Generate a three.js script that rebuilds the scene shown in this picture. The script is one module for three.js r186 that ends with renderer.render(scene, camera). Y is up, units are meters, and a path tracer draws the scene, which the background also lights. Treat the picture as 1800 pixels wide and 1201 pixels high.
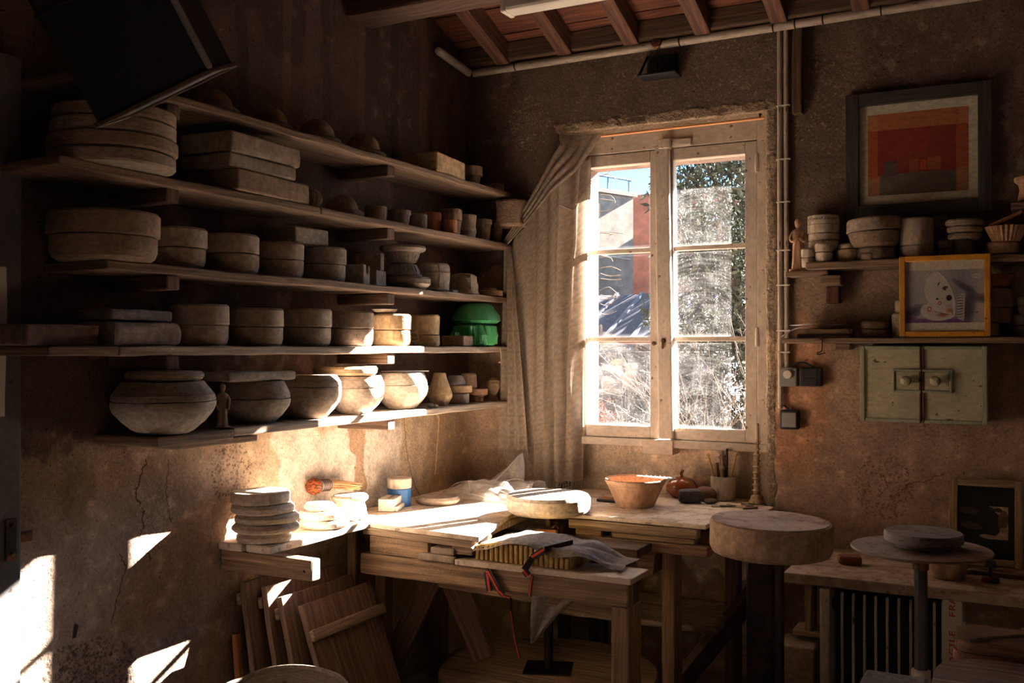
import * as THREE from 'three';
import { mergeGeometries as joinAll, mergeVertices, toCreasedNormals } from 'three/addons/utils/BufferGeometryUtils.js';
import { Sky } from 'three/addons/objects/Sky.js';

// ------------------------------------------------------------------ camera, sky, sun, exposure
const scene = new THREE.Scene();
const camera = new THREE.PerspectiveCamera(2 * Math.atan(600.5 / 1750) * 180 / Math.PI, 1800 / 1201, 0.05, 200);
camera.position.set(2.2, 1.3, 3.77);
const YAW = 27.73 * Math.PI / 180, PITCH = Math.atan(9.5 / 1750);
camera.lookAt(2.2 - Math.sin(YAW), 1.3 + Math.tan(PITCH), 3.77 - Math.cos(YAW));
scene.add(camera);
const renderer = new THREE.WebGLRenderer({ antialias: true });
renderer.toneMapping = THREE.LinearToneMapping;
renderer.toneMappingExposure = 1.6;
renderer.shadowMap.enabled = true;
const SUN_DIR = new THREE.Vector3(1, 1.26, -2.4).normalize();   // towards the sun, seen out of the window to the right
const sky = new Sky();
sky.scale.setScalar(100);
sky.material.uniforms.turbidity.value = 4;
sky.material.uniforms.rayleigh.value = 1.2;
sky.material.uniforms.mieCoefficient.value = 0.004;
sky.material.uniforms.mieDirectionalG.value = 0.75;
sky.material.uniforms.sunPosition.value.copy(SUN_DIR);
scene.add(sky);
scene.environmentIntensity = 0.42;
const sun = new THREE.DirectionalLight(new THREE.Color(1.0, 0.87, 0.80), 130);
sun.name = 'sun';
sun.position.copy(SUN_DIR).multiplyScalar(12).add(new THREE.Vector3(0.9, 1.2, 0.6));
sun.target.position.set(0.9, 1.2, 0.6);
sun.castShadow = true;
sun.shadow.radius = 1.0;
sun.shadow.mapSize.set(4096, 4096);
Object.assign(sun.shadow.camera, { left: -5, right: 5, top: 5, bottom: -5, near: 0.5, far: 40 });
scene.add(sun, sun.target);

// ------------------------------------------------------------------ helpers
const V = (x, y, z) => new THREE.Vector3(x, y, z);
function mulberry(a) { return () => { a |= 0; a = a + 0x6D2B79F5 | 0; let t = Math.imul(a ^ a >>> 15, 1 | a); t = t + Math.imul(t ^ t >>> 7, 61 | t) ^ t; return ((t ^ t >>> 14) >>> 0) / 4294967296; }; }
const rnd = mulberry(77);
const rr = (a, b) => a + (b - a) * rnd();
function h2(x, y, s) { let h = Math.imul(x, 374761393) ^ Math.imul(y, 668265263) ^ Math.imul(s, 1274126177); h = Math.imul(h ^ h >>> 13, 1274126177); return ((h ^ h >>> 16) >>> 0) / 4294967296; }
function vn(x, y, s, px = 0, py = 0) {            // value noise, tiling with the periods px, py
  let ix = Math.floor(x), iy = Math.floor(y); const fx = x - ix, fy = y - iy;
  const u = fx * fx * (3 - 2 * fx), v = fy * fy * (3 - 2 * fy);
  let jx = ix + 1, jy = iy + 1;
  if (px) { ix = ((ix % px) + px) % px; jx = ((jx % px) + px) % px; }
  if (py) { iy = ((iy % py) + py) % py; jy = ((jy % py) + py) % py; }
  const a = h2(ix, iy, s), b = h2(jx, iy, s), c = h2(ix, jy, s), d = h2(jx, jy, s);
  return a + (b - a) * u + (c - a) * v + (a - b - c + d) * u * v;
}
function fbm(x, y, s, px, py, oct = 4) { let t = 0, a = 0.5, n = 0; for (let i = 0; i < oct; i++) { t += a * vn(x, y, s + i * 17, px, py); n += a; a *= 0.5; x *= 2; y *= 2; px *= 2; py *= 2; } return t / n; }
function n3(x, y, z, s) {                         // smooth 3D noise, -1..1
  const iz = Math.floor(z), f = z - iz, w = f * f * (3 - 2 * f);
  return (vn(x, y, s + iz * 131) * (1 - w) + vn(x, y, s + (iz + 1) * 131) * w) * 2 - 1;
}
const clamp = (x, a = 0, b = 1) => Math.min(b, Math.max(a, x));
const sstep = (a, b, x) => { const t = clamp((x - a) / (b - a)); return t * t * (3 - 2 * t); };
const lerp = (a, b, t) => a + (b - a) * t;

function tex(w, h, f, tileU, tileV, srgb) {
  const d = new Uint8Array(w * h * 4);
  for (let y = 0, o = 0; y < h; y++) for (let x = 0; x < w; x++, o += 4) {
    const c = f(x / w, y / h, x, y);
    if (typeof c === 'number') d[o] = d[o + 1] = d[o + 2] = clamp(c) * 255; else { d[o] = clamp(c[0]) * 255; d[o + 1] = clamp(c[1]) * 255; d[o + 2] = clamp(c[2]) * 255; }
    d[o + 3] = 255;
  }
  const t = new THREE.DataTexture(d, w, h, THREE.RGBAFormat);
  t.wrapS = t.wrapT = THREE.RepeatWrapping; t.magFilter = t.minFilter = THREE.LinearFilter;
  t.repeat.set(1 / tileU, 1 / tileV);
  if (srgb) t.colorSpace = THREE.SRGBColorSpace;
  t.needsUpdate = true;
  return t;
}
function again(t, tileU, tileV, ou = 0, ov = 0) { const c = t.clone(); c.repeat.set(1 / tileU, 1 / tileV); c.offset.set(ou, ov); c.needsUpdate = true; return c; }
function canvasTex(w, h, draw, tileU, tileV) {
  const c = document.createElement('canvas'); c.width = w; c.height = h;
  draw(c.getContext('2d'), w, h);
  const t = new THREE.CanvasTexture(c);
  t.colorSpace = THREE.SRGBColorSpace; t.wrapS = t.wrapT = THREE.RepeatWrapping; t.magFilter = t.minFilter = THREE.LinearFilter;
  if (tileU) t.repeat.set(1 / tileU, 1 / tileV);
  return t;
}
function overlay(ctx, w, h, f) { const im = ctx.getImageData(0, 0, w, h), d = im.data; for (let y = 0, o = 0; y < h; y++) for (let x = 0; x < w; x++, o += 4) { const k = f(x / w, y / h); d[o] = clamp(d[o] / 255 * k) * 255; d[o + 1] = clamp(d[o + 1] / 255 * k) * 255; d[o + 2] = clamp(d[o + 2] / 255 * k) * 255; } ctx.putImageData(im, 0, 0); }

// ---- geometry
function mergeGeometries(list) {                  // joins geometries of any kind into one
  return joinAll(list.map((g) => { const q = g.index ? g.toNonIndexed() : g; for (const k of Object.keys(q.attributes)) if (!['position', 'normal', 'uv'].includes(k)) q.deleteAttribute(k); if (!q.attributes.normal) q.computeVertexNormals(); if (!q.attributes.uv) q.setAttribute('uv', new THREE.BufferAttribute(new Float32Array(q.attributes.position.count * 2), 2)); return q; }));
}
function rough(g, amp, fr, s = 1) { const p = g.attributes.position; for (let i = 0; i < p.count; i++) { const x = p.getX(i), y = p.getY(i), z = p.getZ(i); p.setXYZ(i, x + amp * n3(x * fr, y * fr, z * fr, s), y + amp * 0.6 * n3(x * fr + 31, y * fr, z * fr, s + 5), z + amp * n3(x * fr, y * fr + 17, z * fr, s + 9)); } return g; }
function boxUV(g, axis = 0, ou = rnd() * 7, ov = rnd() * 7) {     // uv in metres from the dominant direction of every face; u runs along the axis where it can
  if (g.index) g = g.toNonIndexed();
  const p = g.attributes.position, uv = new Float32Array(p.count * 2), a = V(0, 0, 0), b = V(0, 0, 0), c = V(0, 0, 0);
  for (let i = 0; i < p.count; i += 3) {
    a.fromBufferAttribute(p, i); b.fromBufferAttribute(p, i + 1); c.fromBufferAttribute(p, i + 2);
    const n = b.clone().sub(a).cross(c.clone().sub(a)), m = [Math.abs(n.x), Math.abs(n.y), Math.abs(n.z)], d = m.indexOf(Math.max(...m));
    let ax = [0, 1, 2].filter((k) => k !== d); if (ax[1] === axis) ax = [ax[1], ax[0]];
    [a, b, c].forEach((q, k) => { uv[(i + k) * 2] = q.getComponent(ax[0]) + ou; uv[(i + k) * 2 + 1] = q.getComponent(ax[1]) + ov; });
  }
  g.setAttribute('uv', new THREE.BufferAttribute(uv, 2));
  return g;
}
function cut(size, b, n) { const a = [-size / 2, -size / 2 + b]; for (let i = 1; i < n; i++) a.push(-size / 2 + b + (size - 2 * b) * i / n); a.push(size / 2 - b, size / 2); return a; }
function rbox(w, h, d, o = {}) {                  // box with bevelled edges, centred; o: b bevel, n segments, amp unevenness, taper top scale
  const b = Math.min(o.b ?? 0.003, w / 3, h / 3, d / 3), n = o.n ?? [1, 1, 1], X = cut(w, b, n[0]), Y = cut(h, b, n[1]), Z = cut(d, b, n[2]), pos = [], idx = [];
  const face = (A, B, f) => { const s = pos.length / 3; for (const q of B) for (const r of A) pos.push(...f(r, q)); for (let j = 0; j < B.length - 1; j++) for (let i = 0; i < A.length - 1; i++) { const k = s + j * A.length + i; idx.push(k, k + 1, k + A.length, k + 1, k + A.length + 1, k + A.length); } };
  face(X, Y, (x, y) => [x, y, d / 2]); face([...X].reverse(), Y, (x, y) => [x, y, -d / 2]);
  face([...Z].reverse(), Y, (z, y) => [w / 2, y, z]); face(Z, Y, (z, y) => [-w / 2, y, z]);
  face(X, [...Z].reverse(), (x, z) => [x, h / 2, z]); face(X, Z, (x, z) => [x, -h / 2, z]);
  for (let i = 0; i < pos.length; i += 3) {
    const q = [clamp(pos[i], -w / 2 + b, w / 2 - b), clamp(pos[i + 1], -h / 2 + b, h / 2 - b), clamp(pos[i + 2], -d / 2 + b, d / 2 - b)], e = [pos[i] - q[0], pos[i + 1] - q[1], pos[i + 2] - q[2]], l = Math.hypot(...e);
    if (l > 1e-9) for (let k = 0; k < 3; k++) pos[i + k] = q[k] + e[k] / l * b;
  }
  let g = new THREE.BufferGeometry(); g.setAttribute('position', new THREE.Float32BufferAttribute(pos, 3)); g.setIndex(idx);
  g = mergeVertices(g, 1e-6);
  if (o.taper) { const p = g.attributes.position; for (let i = 0; i < p.count; i++) { const k = lerp(1, o.taper, (p.getY(i) + h / 2) / h); p.setX(i, p.getX(i) * k); p.setZ(i, p.getZ(i) * (o.taperZ ?? k)); } }
  if (o.amp) rough(g, o.amp, o.fr ?? 14, o.s ?? Math.floor(rnd() * 999));
  g = toCreasedNormals(g, o.crease ?? 0.32);
  return boxUV(g, o.axis ?? 0);
}
function lathe(pts, o = {}) {                     // turned body; o: seg, amp, fr, crease
  let g = new THREE.LatheGeometry(pts.map(([r, y]) => new THREE.Vector2(r, y)), o.seg ?? 44);
  const R = Math.max(...pts.map((p) => p[0])); let L = 0; for (let i = 1; i < pts.length; i++) L += Math.hypot(pts[i][0] - pts[i - 1][0], pts[i][1] - pts[i - 1][1]);
  const uv = g.attributes.uv, ou = rnd() * 5, ov = rnd() * 5; for (let i = 0; i < uv.count; i++) uv.setXY(i, uv.getX(i) * 2 * Math.PI * R + ou, uv.getY(i) * L + ov);
  g.deleteAttribute('normal');
  if (o.amp) rough(g, o.amp, o.fr ?? 18, o.s ?? Math.floor(rnd() * 999));
  g = toCreasedNormals(g, o.crease ?? 0.45);
  const p = g.attributes.position, q = g.attributes.uv, A = V(0, 0, 0), B = V(0, 0, 0), C = V(0, 0, 0);
  for (let i = 0; i < p.count; i += 3) { A.fromBufferAttribute(p, i); B.fromBufferAttribute(p, i + 1).sub(A); C.fromBufferAttribute(p, i + 2).sub(A); B.cross(C); if (Math.abs(B.y) > 0.8 * B.length()) for (let k = 0; k < 3; k++) q.setXY(i + k, p.getX(i + k) + ou, p.getZ(i + k) + ov); }
  return g;
}
const DISC = (r, h, b = 0.004, bot = b) => [[0.0001, 0], [r - bot, 0], [r, bot], [r, h - b], [r - b, h], [0.0001, h]];
function tube(points, r, o = {}) {
  const c = new THREE.CatmullRomCurve3(points.map((p) => Array.isArray(p) ? V(...p) : p), false, 'catmullrom', o.tension ?? 0.5);
  const g = new THREE.TubeGeometry(c, o.seg ?? Math.max(2, (points.length - 1) * 6), r, o.rad ?? 8);
  const uv = g.attributes.uv, L = c.getLength(); for (let i = 0; i < uv.count; i++) uv.setXY(i, uv.getX(i) * L, uv.getY(i) * 6.283 * r);
  return o.open ? g : mergeGeometries([g, ...[0, 1].map((t) => { const q = new THREE.SphereGeometry(r, o.rad ?? 8, 4); const at = c.getPoint(t); q.translate(at.x, at.y, at.z); return q; })]);
}
function rod(a, b, r, o = {}) { return tube([a, b], r, { seg: 1, ...o }); }
function bar(a, b, w, h, o = {}) {                // a beam with a rectangular section between two points; w sideways, h upwards
  const A = Array.isArray(a) ? V(...a) : a, B = Array.isArray(b) ? V(...b) : b, d = B.clone().sub(A), L = d.length();
  const g = rbox(L, h, w, { axis: 0, ...o }), x = d.normalize(); let z = x.clone().cross(V(0, 1, 0)); if (z.length() < 1e-4) z = V(0, 0, 1); z.normalize(); const y = z.clone().cross(x);
  const m = new THREE.Matrix4().makeBasis(x, y, z); m.setPosition(A.add(B).multiplyScalar(0.5));
  return g.applyMatrix4(m);
}
const move = (g, x, y, z) => g.translate(x, y, z);
function sheet(nu, nv, f, o = {}) {               // a grid surface f(u, v) -> [x, y, z]
  const pos = [], uv = [], idx = [];
  for (let j = 0; j <= nv; j++) for (let i = 0; i <= nu; i++) { const p = f(i / nu, j / nv); pos.push(...p); uv.push(i / nu * (o.su ?? 1), j / nv * (o.sv ?? 1)); }
  for (let j = 0; j < nv; j++) for (let i = 0; i < nu; i++) { const k = j * (nu + 1) + i; idx.push(k, k + 1, k + nu + 1, k + 1, k + nu + 2, k + nu + 1); }
  const g = new THREE.BufferGeometry(); g.setAttribute('position', new THREE.Float32BufferAttribute(pos, 3)); g.setAttribute('uv', new THREE.Float32BufferAttribute(uv, 2)); g.setIndex(idx); g.computeVertexNormals();
  return g;
}

// ---- objects
let reach = 0;                                    // how much deeper than planned the things of a shelf stand, kept on their line of sight by a matching shift in z
const settle = (at) => reach ? [at[0] + reach, at[1], at[2] + reach * (3.77 - at[2]) / (2.2 - at[0])] : at;
const taken = {};
function numbered(n) { const k = taken[n] = (taken[n] ?? -1) + 1; return k ? n + '_' + String(k).padStart(3, '0') : n; }
function tag(o, label, category, group, kind) { if (label) o.userData.label = label; if (category) o.userData.category = category; if (group) o.userData.group = group; if (kind) o.userData.kind = kind; return o; }
function thing(name, label, category, at = [0, 0, 0], turn = 0, group) {
  const o = new THREE.Group(); o.name = numbered(name); o.position.set(...settle(at)); o.rotation.y = turn; scene.add(o);
  return tag(o, label, category, group);
}
function part(parent, name, g, m, label) {
  const o = new THREE.Mesh(g, m); o.name = name; o.castShadow = o.receiveShadow = true; parent.add(o);
  if (label) o.userData.label = label;
  return o;
}
function solo(name, label, category, g, m, at = [0, 0, 0], turn = 0, group) {
  const o = new THREE.Mesh(g, m); o.name = numbered(name); o.castShadow = o.receiveShadow = true; o.position.set(...settle(at)); o.rotation.y = turn; scene.add(o);
  return tag(o, label, category, group);
}
function struct(name, label, category) { const o = new THREE.Group(); o.name = name; scene.add(o); return tag(o, label, category, null, 'structure'); }

// ------------------------------------------------------------------ textures
const T = {};
{
  const woodV = (u, v) => {
    const warp = fbm(u * 3, v * 6, 3, 3, 6, 3) * 0.9, ring = Math.sin((v * 34 + warp * 7 + 1.2 * vn(u * 2, v * 10, 8, 2, 10)) * 6.283 / 2);
    const fine = fbm(u * 8, v * 150, 21, 8, 150, 3), streak = fbm(u * 3, v * 40, 31, 3, 40, 2);
    return 0.62 + 0.10 * ring * streak + 0.34 * (fine - 0.5) + 0.26 * (streak - 0.5);
  };
  const speck = (u, v, n, s) => { const a = vn(u * n, v * n, s, n, n); return sstep(0.80, 0.93, a); };
  T.wood = tex(1024, 512, (u, v) => { const w = woodV(u, v), d = 0.35 * speck(u, v, 300, 5) * sstep(0.4, 0.7, fbm(u * 6, v * 6, 9, 6, 6, 3)), k = 0.95 * w + 0.12 + d; return [k * 1.02, k * 0.985, k * 0.95 + 0.02 * d]; }, 0.9, 0.45, true);
  T.woodB = tex(1024, 512, (u, v) => { const crack = sstep(0.44, 0.5, Math.abs(fbm(u * 3, v * 26, 41, 3, 26, 2) - 0.5) < 0.012 ? 1 : 0); return woodV(u, v) * 0.8 - 0.35 * crack + 0.12 * vn(u * 300, v * 300, 5, 300, 300); }, 0.9, 0.45);
  T.dusty = tex(1024, 1024, (u, v) => {      // worn boards under clay dust
    const w = woodV(u, v * 1.0), p = fbm(u * 5, v * 5, 61, 5, 5, 5), q = fbm(u * 24, v * 24, 67, 24, 24, 3), d = 0.45 + 0.55 * sstep(0.34, 0.62, p * 0.6 + q * 0.4), s = speck(u, v, 330, 71) * 0.25, dk = sstep(0.72, 0.8, fbm(u * 40, v * 40, 77, 40, 40, 2)) * 0.18;
    return [lerp(w * 0.95, 0.93, d) + s - dk, lerp(w * 0.82, 0.90, d) + s - dk, lerp(w * 0.68, 0.86, d) + s - dk];
  }, 0.7, 0.7, true);
  T.chalk = tex(1024, 1024, (u, v) => {
    const a = fbm(u * 4, v * 4, 101, 4, 4, 5), b = fbm(u * 28, v * 28, 107, 28, 28, 4), c = speck(u, v, 260, 111), st = fbm(u * 40, v * 3, 115, 40, 3, 3), k = 0.80 + 0.34 * (a - 0.5) + 0.30 * (b - 0.5) + 0.12 * (st - 0.5) - 0.20 * c * sstep(0.45, 0.7, a);
    return [k * 1.0, k * (0.965 + 0.04 * (a - 0.5)), k * (0.92 + 0.10 * (a - 0.5))];
  }, 0.34, 0.34, true);
  T.chalkB = tex(512, 512, (u, v) => { const b = fbm(u * 20, v * 20, 107, 20, 20, 4), c = speck(u, v, 110, 111), d = sstep(0.60, 0.72, fbm(u * 10, v * 10, 119, 10, 10, 3)); return 0.55 + 0.6 * (b - 0.5) - 0.5 * c - 0.25 * d; }, 0.2, 0.2);
  T.grit = tex(1024, 1024, (u, v) => 0.5 + 0.9 * (fbm(u * 60, v * 60, 131, 60, 60, 3) - 0.5) + 0.5 * (fbm(u * 9, v * 9, 137, 9, 9, 4) - 0.5) - 0.4 * speck(u, v, 170, 139), 0.6, 0.6);
  T.weave = tex(512, 512, (u, v) => { const n = 40, a = Math.sin(u * n * 6.2832), b = Math.sin(v * n * 6.2832), over = (Math.floor(u * n) + Math.floor(v * n)) % 2; const k = 0.72 + 0.16 * (over ? a : b) + 0.3 * (fbm(u * 9, v * 9, 151, 9, 9, 4) - 0.5); return [k, k * 0.97, k * 0.93]; }, 0.09, 0.09, true);
  T.weaveB = tex(256, 256, (u, v) => { const n = 20, over = (Math.floor(u * n) + Math.floor(v * n)) % 2; return 0.5 + 0.45 * Math.abs(Math.sin((over ? u : v) * n * 3.1416)) * (0.7 + 0.3 * vn(u * n, v * n, 3, n, n)); }, 0.045, 0.045);
  T.rust = tex(512, 512, (u, v) => { const a = fbm(u * 7, v * 7, 161, 7, 7, 5), b = fbm(u * 60, v * 60, 167, 60, 60, 2), k = sstep(0.42, 0.62, a); return [lerp(0.42, 0.95, k) + 0.2 * (b - 0.5), lerp(0.40, 0.66, k) + 0.2 * (b - 0.5), lerp(0.40, 0.45, k) + 0.2 * (b - 0.5)]; }, 0.3, 0.3, true);
  T.paint = tex(1024, 1024, (u, v) => {          // old flaking paint with dirt
    const a = fbm(u * 5, v * 5, 181, 5, 5, 5), b = fbm(u * 30, v * 60, 187, 30, 60, 3), chip = 0.8 * sstep(0.735, 0.77, fbm(u * 22, v * 30, 191, 22, 30, 3) * 0.75 + 0.25 * a + 0.02), s = speck(u, v, 150, 195) * sstep(0.5, 0.62, a), k = 0.90 + 0.22 * (a - 0.5) + 0.16 * (b - 0.5) - 0.25 * s;
    return [lerp(k, 0.42, chip), lerp(k * 0.98, 0.32, chip), lerp(k * 0.95, 0.24, chip)];
  }, 0.5, 0.5, true);
  T.paintB = tex(512, 512, (u, v) => 0.6 + 0.5 * (fbm(u * 20, v * 40, 187, 20, 40, 3) - 0.5) - 0.35 * sstep(0.70, 0.74, fbm(u * 22, v * 30, 191, 22, 30, 3)), 0.5, 0.5);
}
// the plaster of the two walls in view, each with its own stains, cracks and patches
function plaster(w, h, W, H, zones, marks, s) {
  return canvasTex(w, h, (ctx) => {
    const im = ctx.createImageData(w, h), d = im.data;
    for (let y = 0, o = 0; y < h; y++) for (let x = 0; x < w; x++, o += 4) {
      const X = x / w * W, Y = (1 - y / h) * H;
      const a = fbm(X * 2.2, Y * 1.6, s, 0, 0, 5), b = fbm(X * 26, Y * 26, s + 7, 0, 0, 4), c = fbm(X * 150, Y * 150, s + 13, 0, 0, 2), st = fbm(X * 13, Y * 0.9, s + 19, 0, 0, 3), e = (fbm(X * 7, Y * 7, s + 23, 0, 0, 4) - 0.5);
      let col = [0.60, 0.505, 0.42];
      for (const z of zones) { const k = z(X + 0.16 * e, Y + 0.22 * e, a, st, X, Y); if (k[3] > 0) col = [lerp(col[0], k[0], k[3]), lerp(col[1], k[1], k[3]), lerp(col[2], k[2], k[3])]; }
      const k = 1 + 0.36 * (a - 0.5) + 0.28 * (b - 0.5) + 0.28 * (c - 0.5) + 0.22 * (st - 0.5), pale = 0.09 * sstep(0.60, 0.72, b * 0.6 + a * 0.4), pit = sstep(0.74, 0.83, c) * 0.22 * sstep(0.4, 0.6, b);
      d[o] = clamp(col[0] * k + pale - pit) * 255; d[o + 1] = clamp(col[1] * k + pale * 0.95 - pit) * 255; d[o + 2] = clamp(col[2] * k + pale * 0.9 - pit) * 255; d[o + 3] = 255;
    }
    ctx.putImageData(im, 0, 0);
    const q = mulberry(s + 1), px = (X) => X / W * w, py = (Y) => (1 - Y / H) * h;
    const line = (pts, color, width, jit) => { ctx.strokeStyle = color; ctx.lineWidth = width / W * w; ctx.lineJoin = 'round'; ctx.beginPath(); for (let i = 0; i < pts.length - 1; i++) for (let k = 0; k < 14; k++) { const X = lerp(pts[i][0], pts[i + 1][0], k / 14) + jit * (q() - 0.5), Y = lerp(pts[i][1], pts[i + 1][1], k / 14) + jit * (q() - 0.5); i + k ? ctx.lineTo(px(X), py(Y)) : ctx.moveTo(px(X), py(Y)); } ctx.stroke(); };
    const blot = (X, Y, r, color, n) => { ctx.fillStyle = color; for (let i = 0; i < n; i++) { const a = q() * 6.28, l = r * Math.sqrt(q()) * 1.0, e = 0.0015 + 0.004 * q() * q(); ctx.beginPath(); ctx.ellipse(px(X + Math.cos(a) * l), py(Y + Math.sin(a) * l * 1.2), e / W * w, e * (0.6 + q()) / W * w, q() * 3, 0, 6.3); ctx.fill(); } };
    marks(line, blot, q);
    for (let i = 0; i < 260; i++) { const X = q() * W, Y = q() * H, a = q() * 6.28, l = 0.01 + 0.05 * q() * q(); line([[X, Y], [X + Math.cos(a) * l, Y + Math.sin(a) * l]], q() < 0.6 ? 'rgba(225,205,180,0.22)' : 'rgba(50,34,26,0.30)', 0.0012, 0.003); }
  });
}
const rect = (X, Y, x0, x1, y0, y1, e = 0.02) => sstep(x0 - e, x0 + e, X) * (1 - sstep(x1 - e, x1 + e, X)) * sstep(y0 - e, y0 + e, Y) * (1 - sstep(y1 - e, y1 + e, Y));
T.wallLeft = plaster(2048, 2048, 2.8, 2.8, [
  (X, Y, a, st, x) => [0.37, 0.285, 0.25, 0.9 * rect(X, Y, -1, 4, 1.05, 4, 0.02)],                      // upper wall between the shelves, soot brown deepened to paint in its shade
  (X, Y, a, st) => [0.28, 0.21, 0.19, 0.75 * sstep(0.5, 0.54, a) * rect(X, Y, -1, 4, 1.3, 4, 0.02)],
  (X, Y, a) => [0.69, 0.60, 0.49, 0.8 * rect(X, Y, -1, 1.42, -1, 1.06, 0.015)],                        // ochre band below the lowest shelf
  (X, Y, a) => [0.76, 0.71, 0.65, 0.85 * rect(X, Y, 0.53, 1.24, 0.62, 1.03, 0.012)],                  // grey whitewashed patch
  (X, Y) => [0.54, 0.42, 0.31, 0.8 * rect(X, Y, 0.775, 0.83, 0.4, 1.06, 0.006)],
  (X, Y, a) => [0.57, 0.46, 0.355, 0.7 * rect(X, Y, -1, 0.30, 0.6, 1.06, 0.01)],
  (X, Y, a) => [0.62, 0.54, 0.48, 0.75 * rect(X, Y, 1.42, 2.9, -1, 0.95, 0.03)],
  (X, Y, a) => [0.40, 0.37, 0.20, 0.55 * rect(X, Y, 2.0, 2.09, 0.92, 1.02, 0.05)],
], (line, blot) => {
  line([[1.78, 0.98], [1.82, 0.90], [1.79, 0.84], [1.80, 0.76], [1.76, 0.70]], 'rgba(45,30,24,0.75)', 0.004, 0.012);
  line([[1.70, 0.98], [1.71, 0.88], [1.69, 0.79]], 'rgba(55,38,30,0.6)', 0.003, 0.010);
  line([[1.87, 0.74], [1.85, 0.70], [1.88, 0.62], [1.90, 0.55]], 'rgba(45,30,24,0.6)', 0.003, 0.008);
  line([[0.50, 1.05], [0.49, 0.95], [0.47, 0.85], [0.42, 0.74], [0.38, 0.70]], 'rgba(60,40,28,0.7)', 0.003, 0.008);
  line([[0.28, 1.05], [0.24, 1.0], [0.25, 0.9], [0.27, 0.76]], 'rgba(232,205,165,0.55)', 0.008, 0.006);
  blot(1.95, 0.34, 0.16, 'rgba(60,44,36,0.45)', 1500); blot(2.02, 0.42, 0.10, 'rgba(60,44,36,0.4)', 600);
  blot(1.45, 0.92, 0.09, 'rgba(70,50,36,0.4)', 350); blot(1.75, 0.8, 0.07, 'rgba(205,190,175,0.35)', 250); blot(1.50, 0.62, 0.25, 'rgba(200,180,160,0.25)', 260);
  line([[2.01, 0.58], [2.015, 0.545]], 'rgba(30,20,16,0.85)', 0.012, 0.004);
  line([[2.21, 0.45], [2.20, 0.38], [2.17, 0.36]], 'rgba(110,60,40,0.7)', 0.008, 0.004);
  for (let i = 0; i < 12; i++) line([[0.15 + i * 0.21, 2.7], [0.14 + i * 0.21, 1.6 + 0.5 * h2(i, 3, 5)]], i % 2 ? 'rgba(150,115,90,0.30)' : 'rgba(40,28,24,0.28)', 0.03 + 0.03 * h2(i, 1, 2), 0.02);
}, 301);
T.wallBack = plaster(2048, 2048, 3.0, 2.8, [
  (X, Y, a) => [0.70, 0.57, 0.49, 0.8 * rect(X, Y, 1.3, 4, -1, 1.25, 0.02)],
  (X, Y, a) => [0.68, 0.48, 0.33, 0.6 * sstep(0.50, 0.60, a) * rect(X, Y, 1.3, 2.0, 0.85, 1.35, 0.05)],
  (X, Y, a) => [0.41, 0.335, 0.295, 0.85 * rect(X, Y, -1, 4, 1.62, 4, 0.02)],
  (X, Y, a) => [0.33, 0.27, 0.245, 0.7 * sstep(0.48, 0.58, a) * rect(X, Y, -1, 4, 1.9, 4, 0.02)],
  (X, Y, a) => [0.60, 0.48, 0.39, 0.7 * rect(X, Y, 0.36, 1.36, 2.26, 2.36, 0.05) * sstep(0.45, 0.55, a)],
  (X, Y) => [0.78, 0.70, 0.61, 0.9 * rect(X, Y, 0.2, 1.34, 0.4, 0.96, 0.01)],
], (line, blot) => {
  line([[1.92, 0.86], [1.86, 0.83], [1.80, 0.815], [1.78, 0.79]], 'rgba(60,38,26,0.6)', 0.003, 0.008);
  line([[1.72, 0.84], [1.73, 0.80], [1.70, 0.76]], 'rgba(60,38,26,0.5)', 0.003, 0.008);
  blot(1.72, 0.80, 0.10, 'rgba(70,50,38,0.35)', 500); blot(1.52, 2.2, 0.16, 'rgba(205,180,150,0.30)', 500); blot(1.9, 2.33, 0.25, 'rgba(190,160,130,0.25)', 300);
  blot(0.75, 2.38, 0.30, 'rgba(205,180,150,0.28)', 700); blot(1.2, 2.4, 0.2, 'rgba(205,180,150,0.30)', 700); blot(0.3, 2.25, 0.1, 'rgba(205,185,160,0.35)', 300);
  for (let i = 0; i < 9; i++) line([[0.70 + i * 0.065, 0.93], [0.70 + i * 0.065, 0.80 + 0.1 * h2(i, 9, 4)]], 'rgba(240,220,190,0.35)', 0.006, 0.003);
}, 401);

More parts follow.
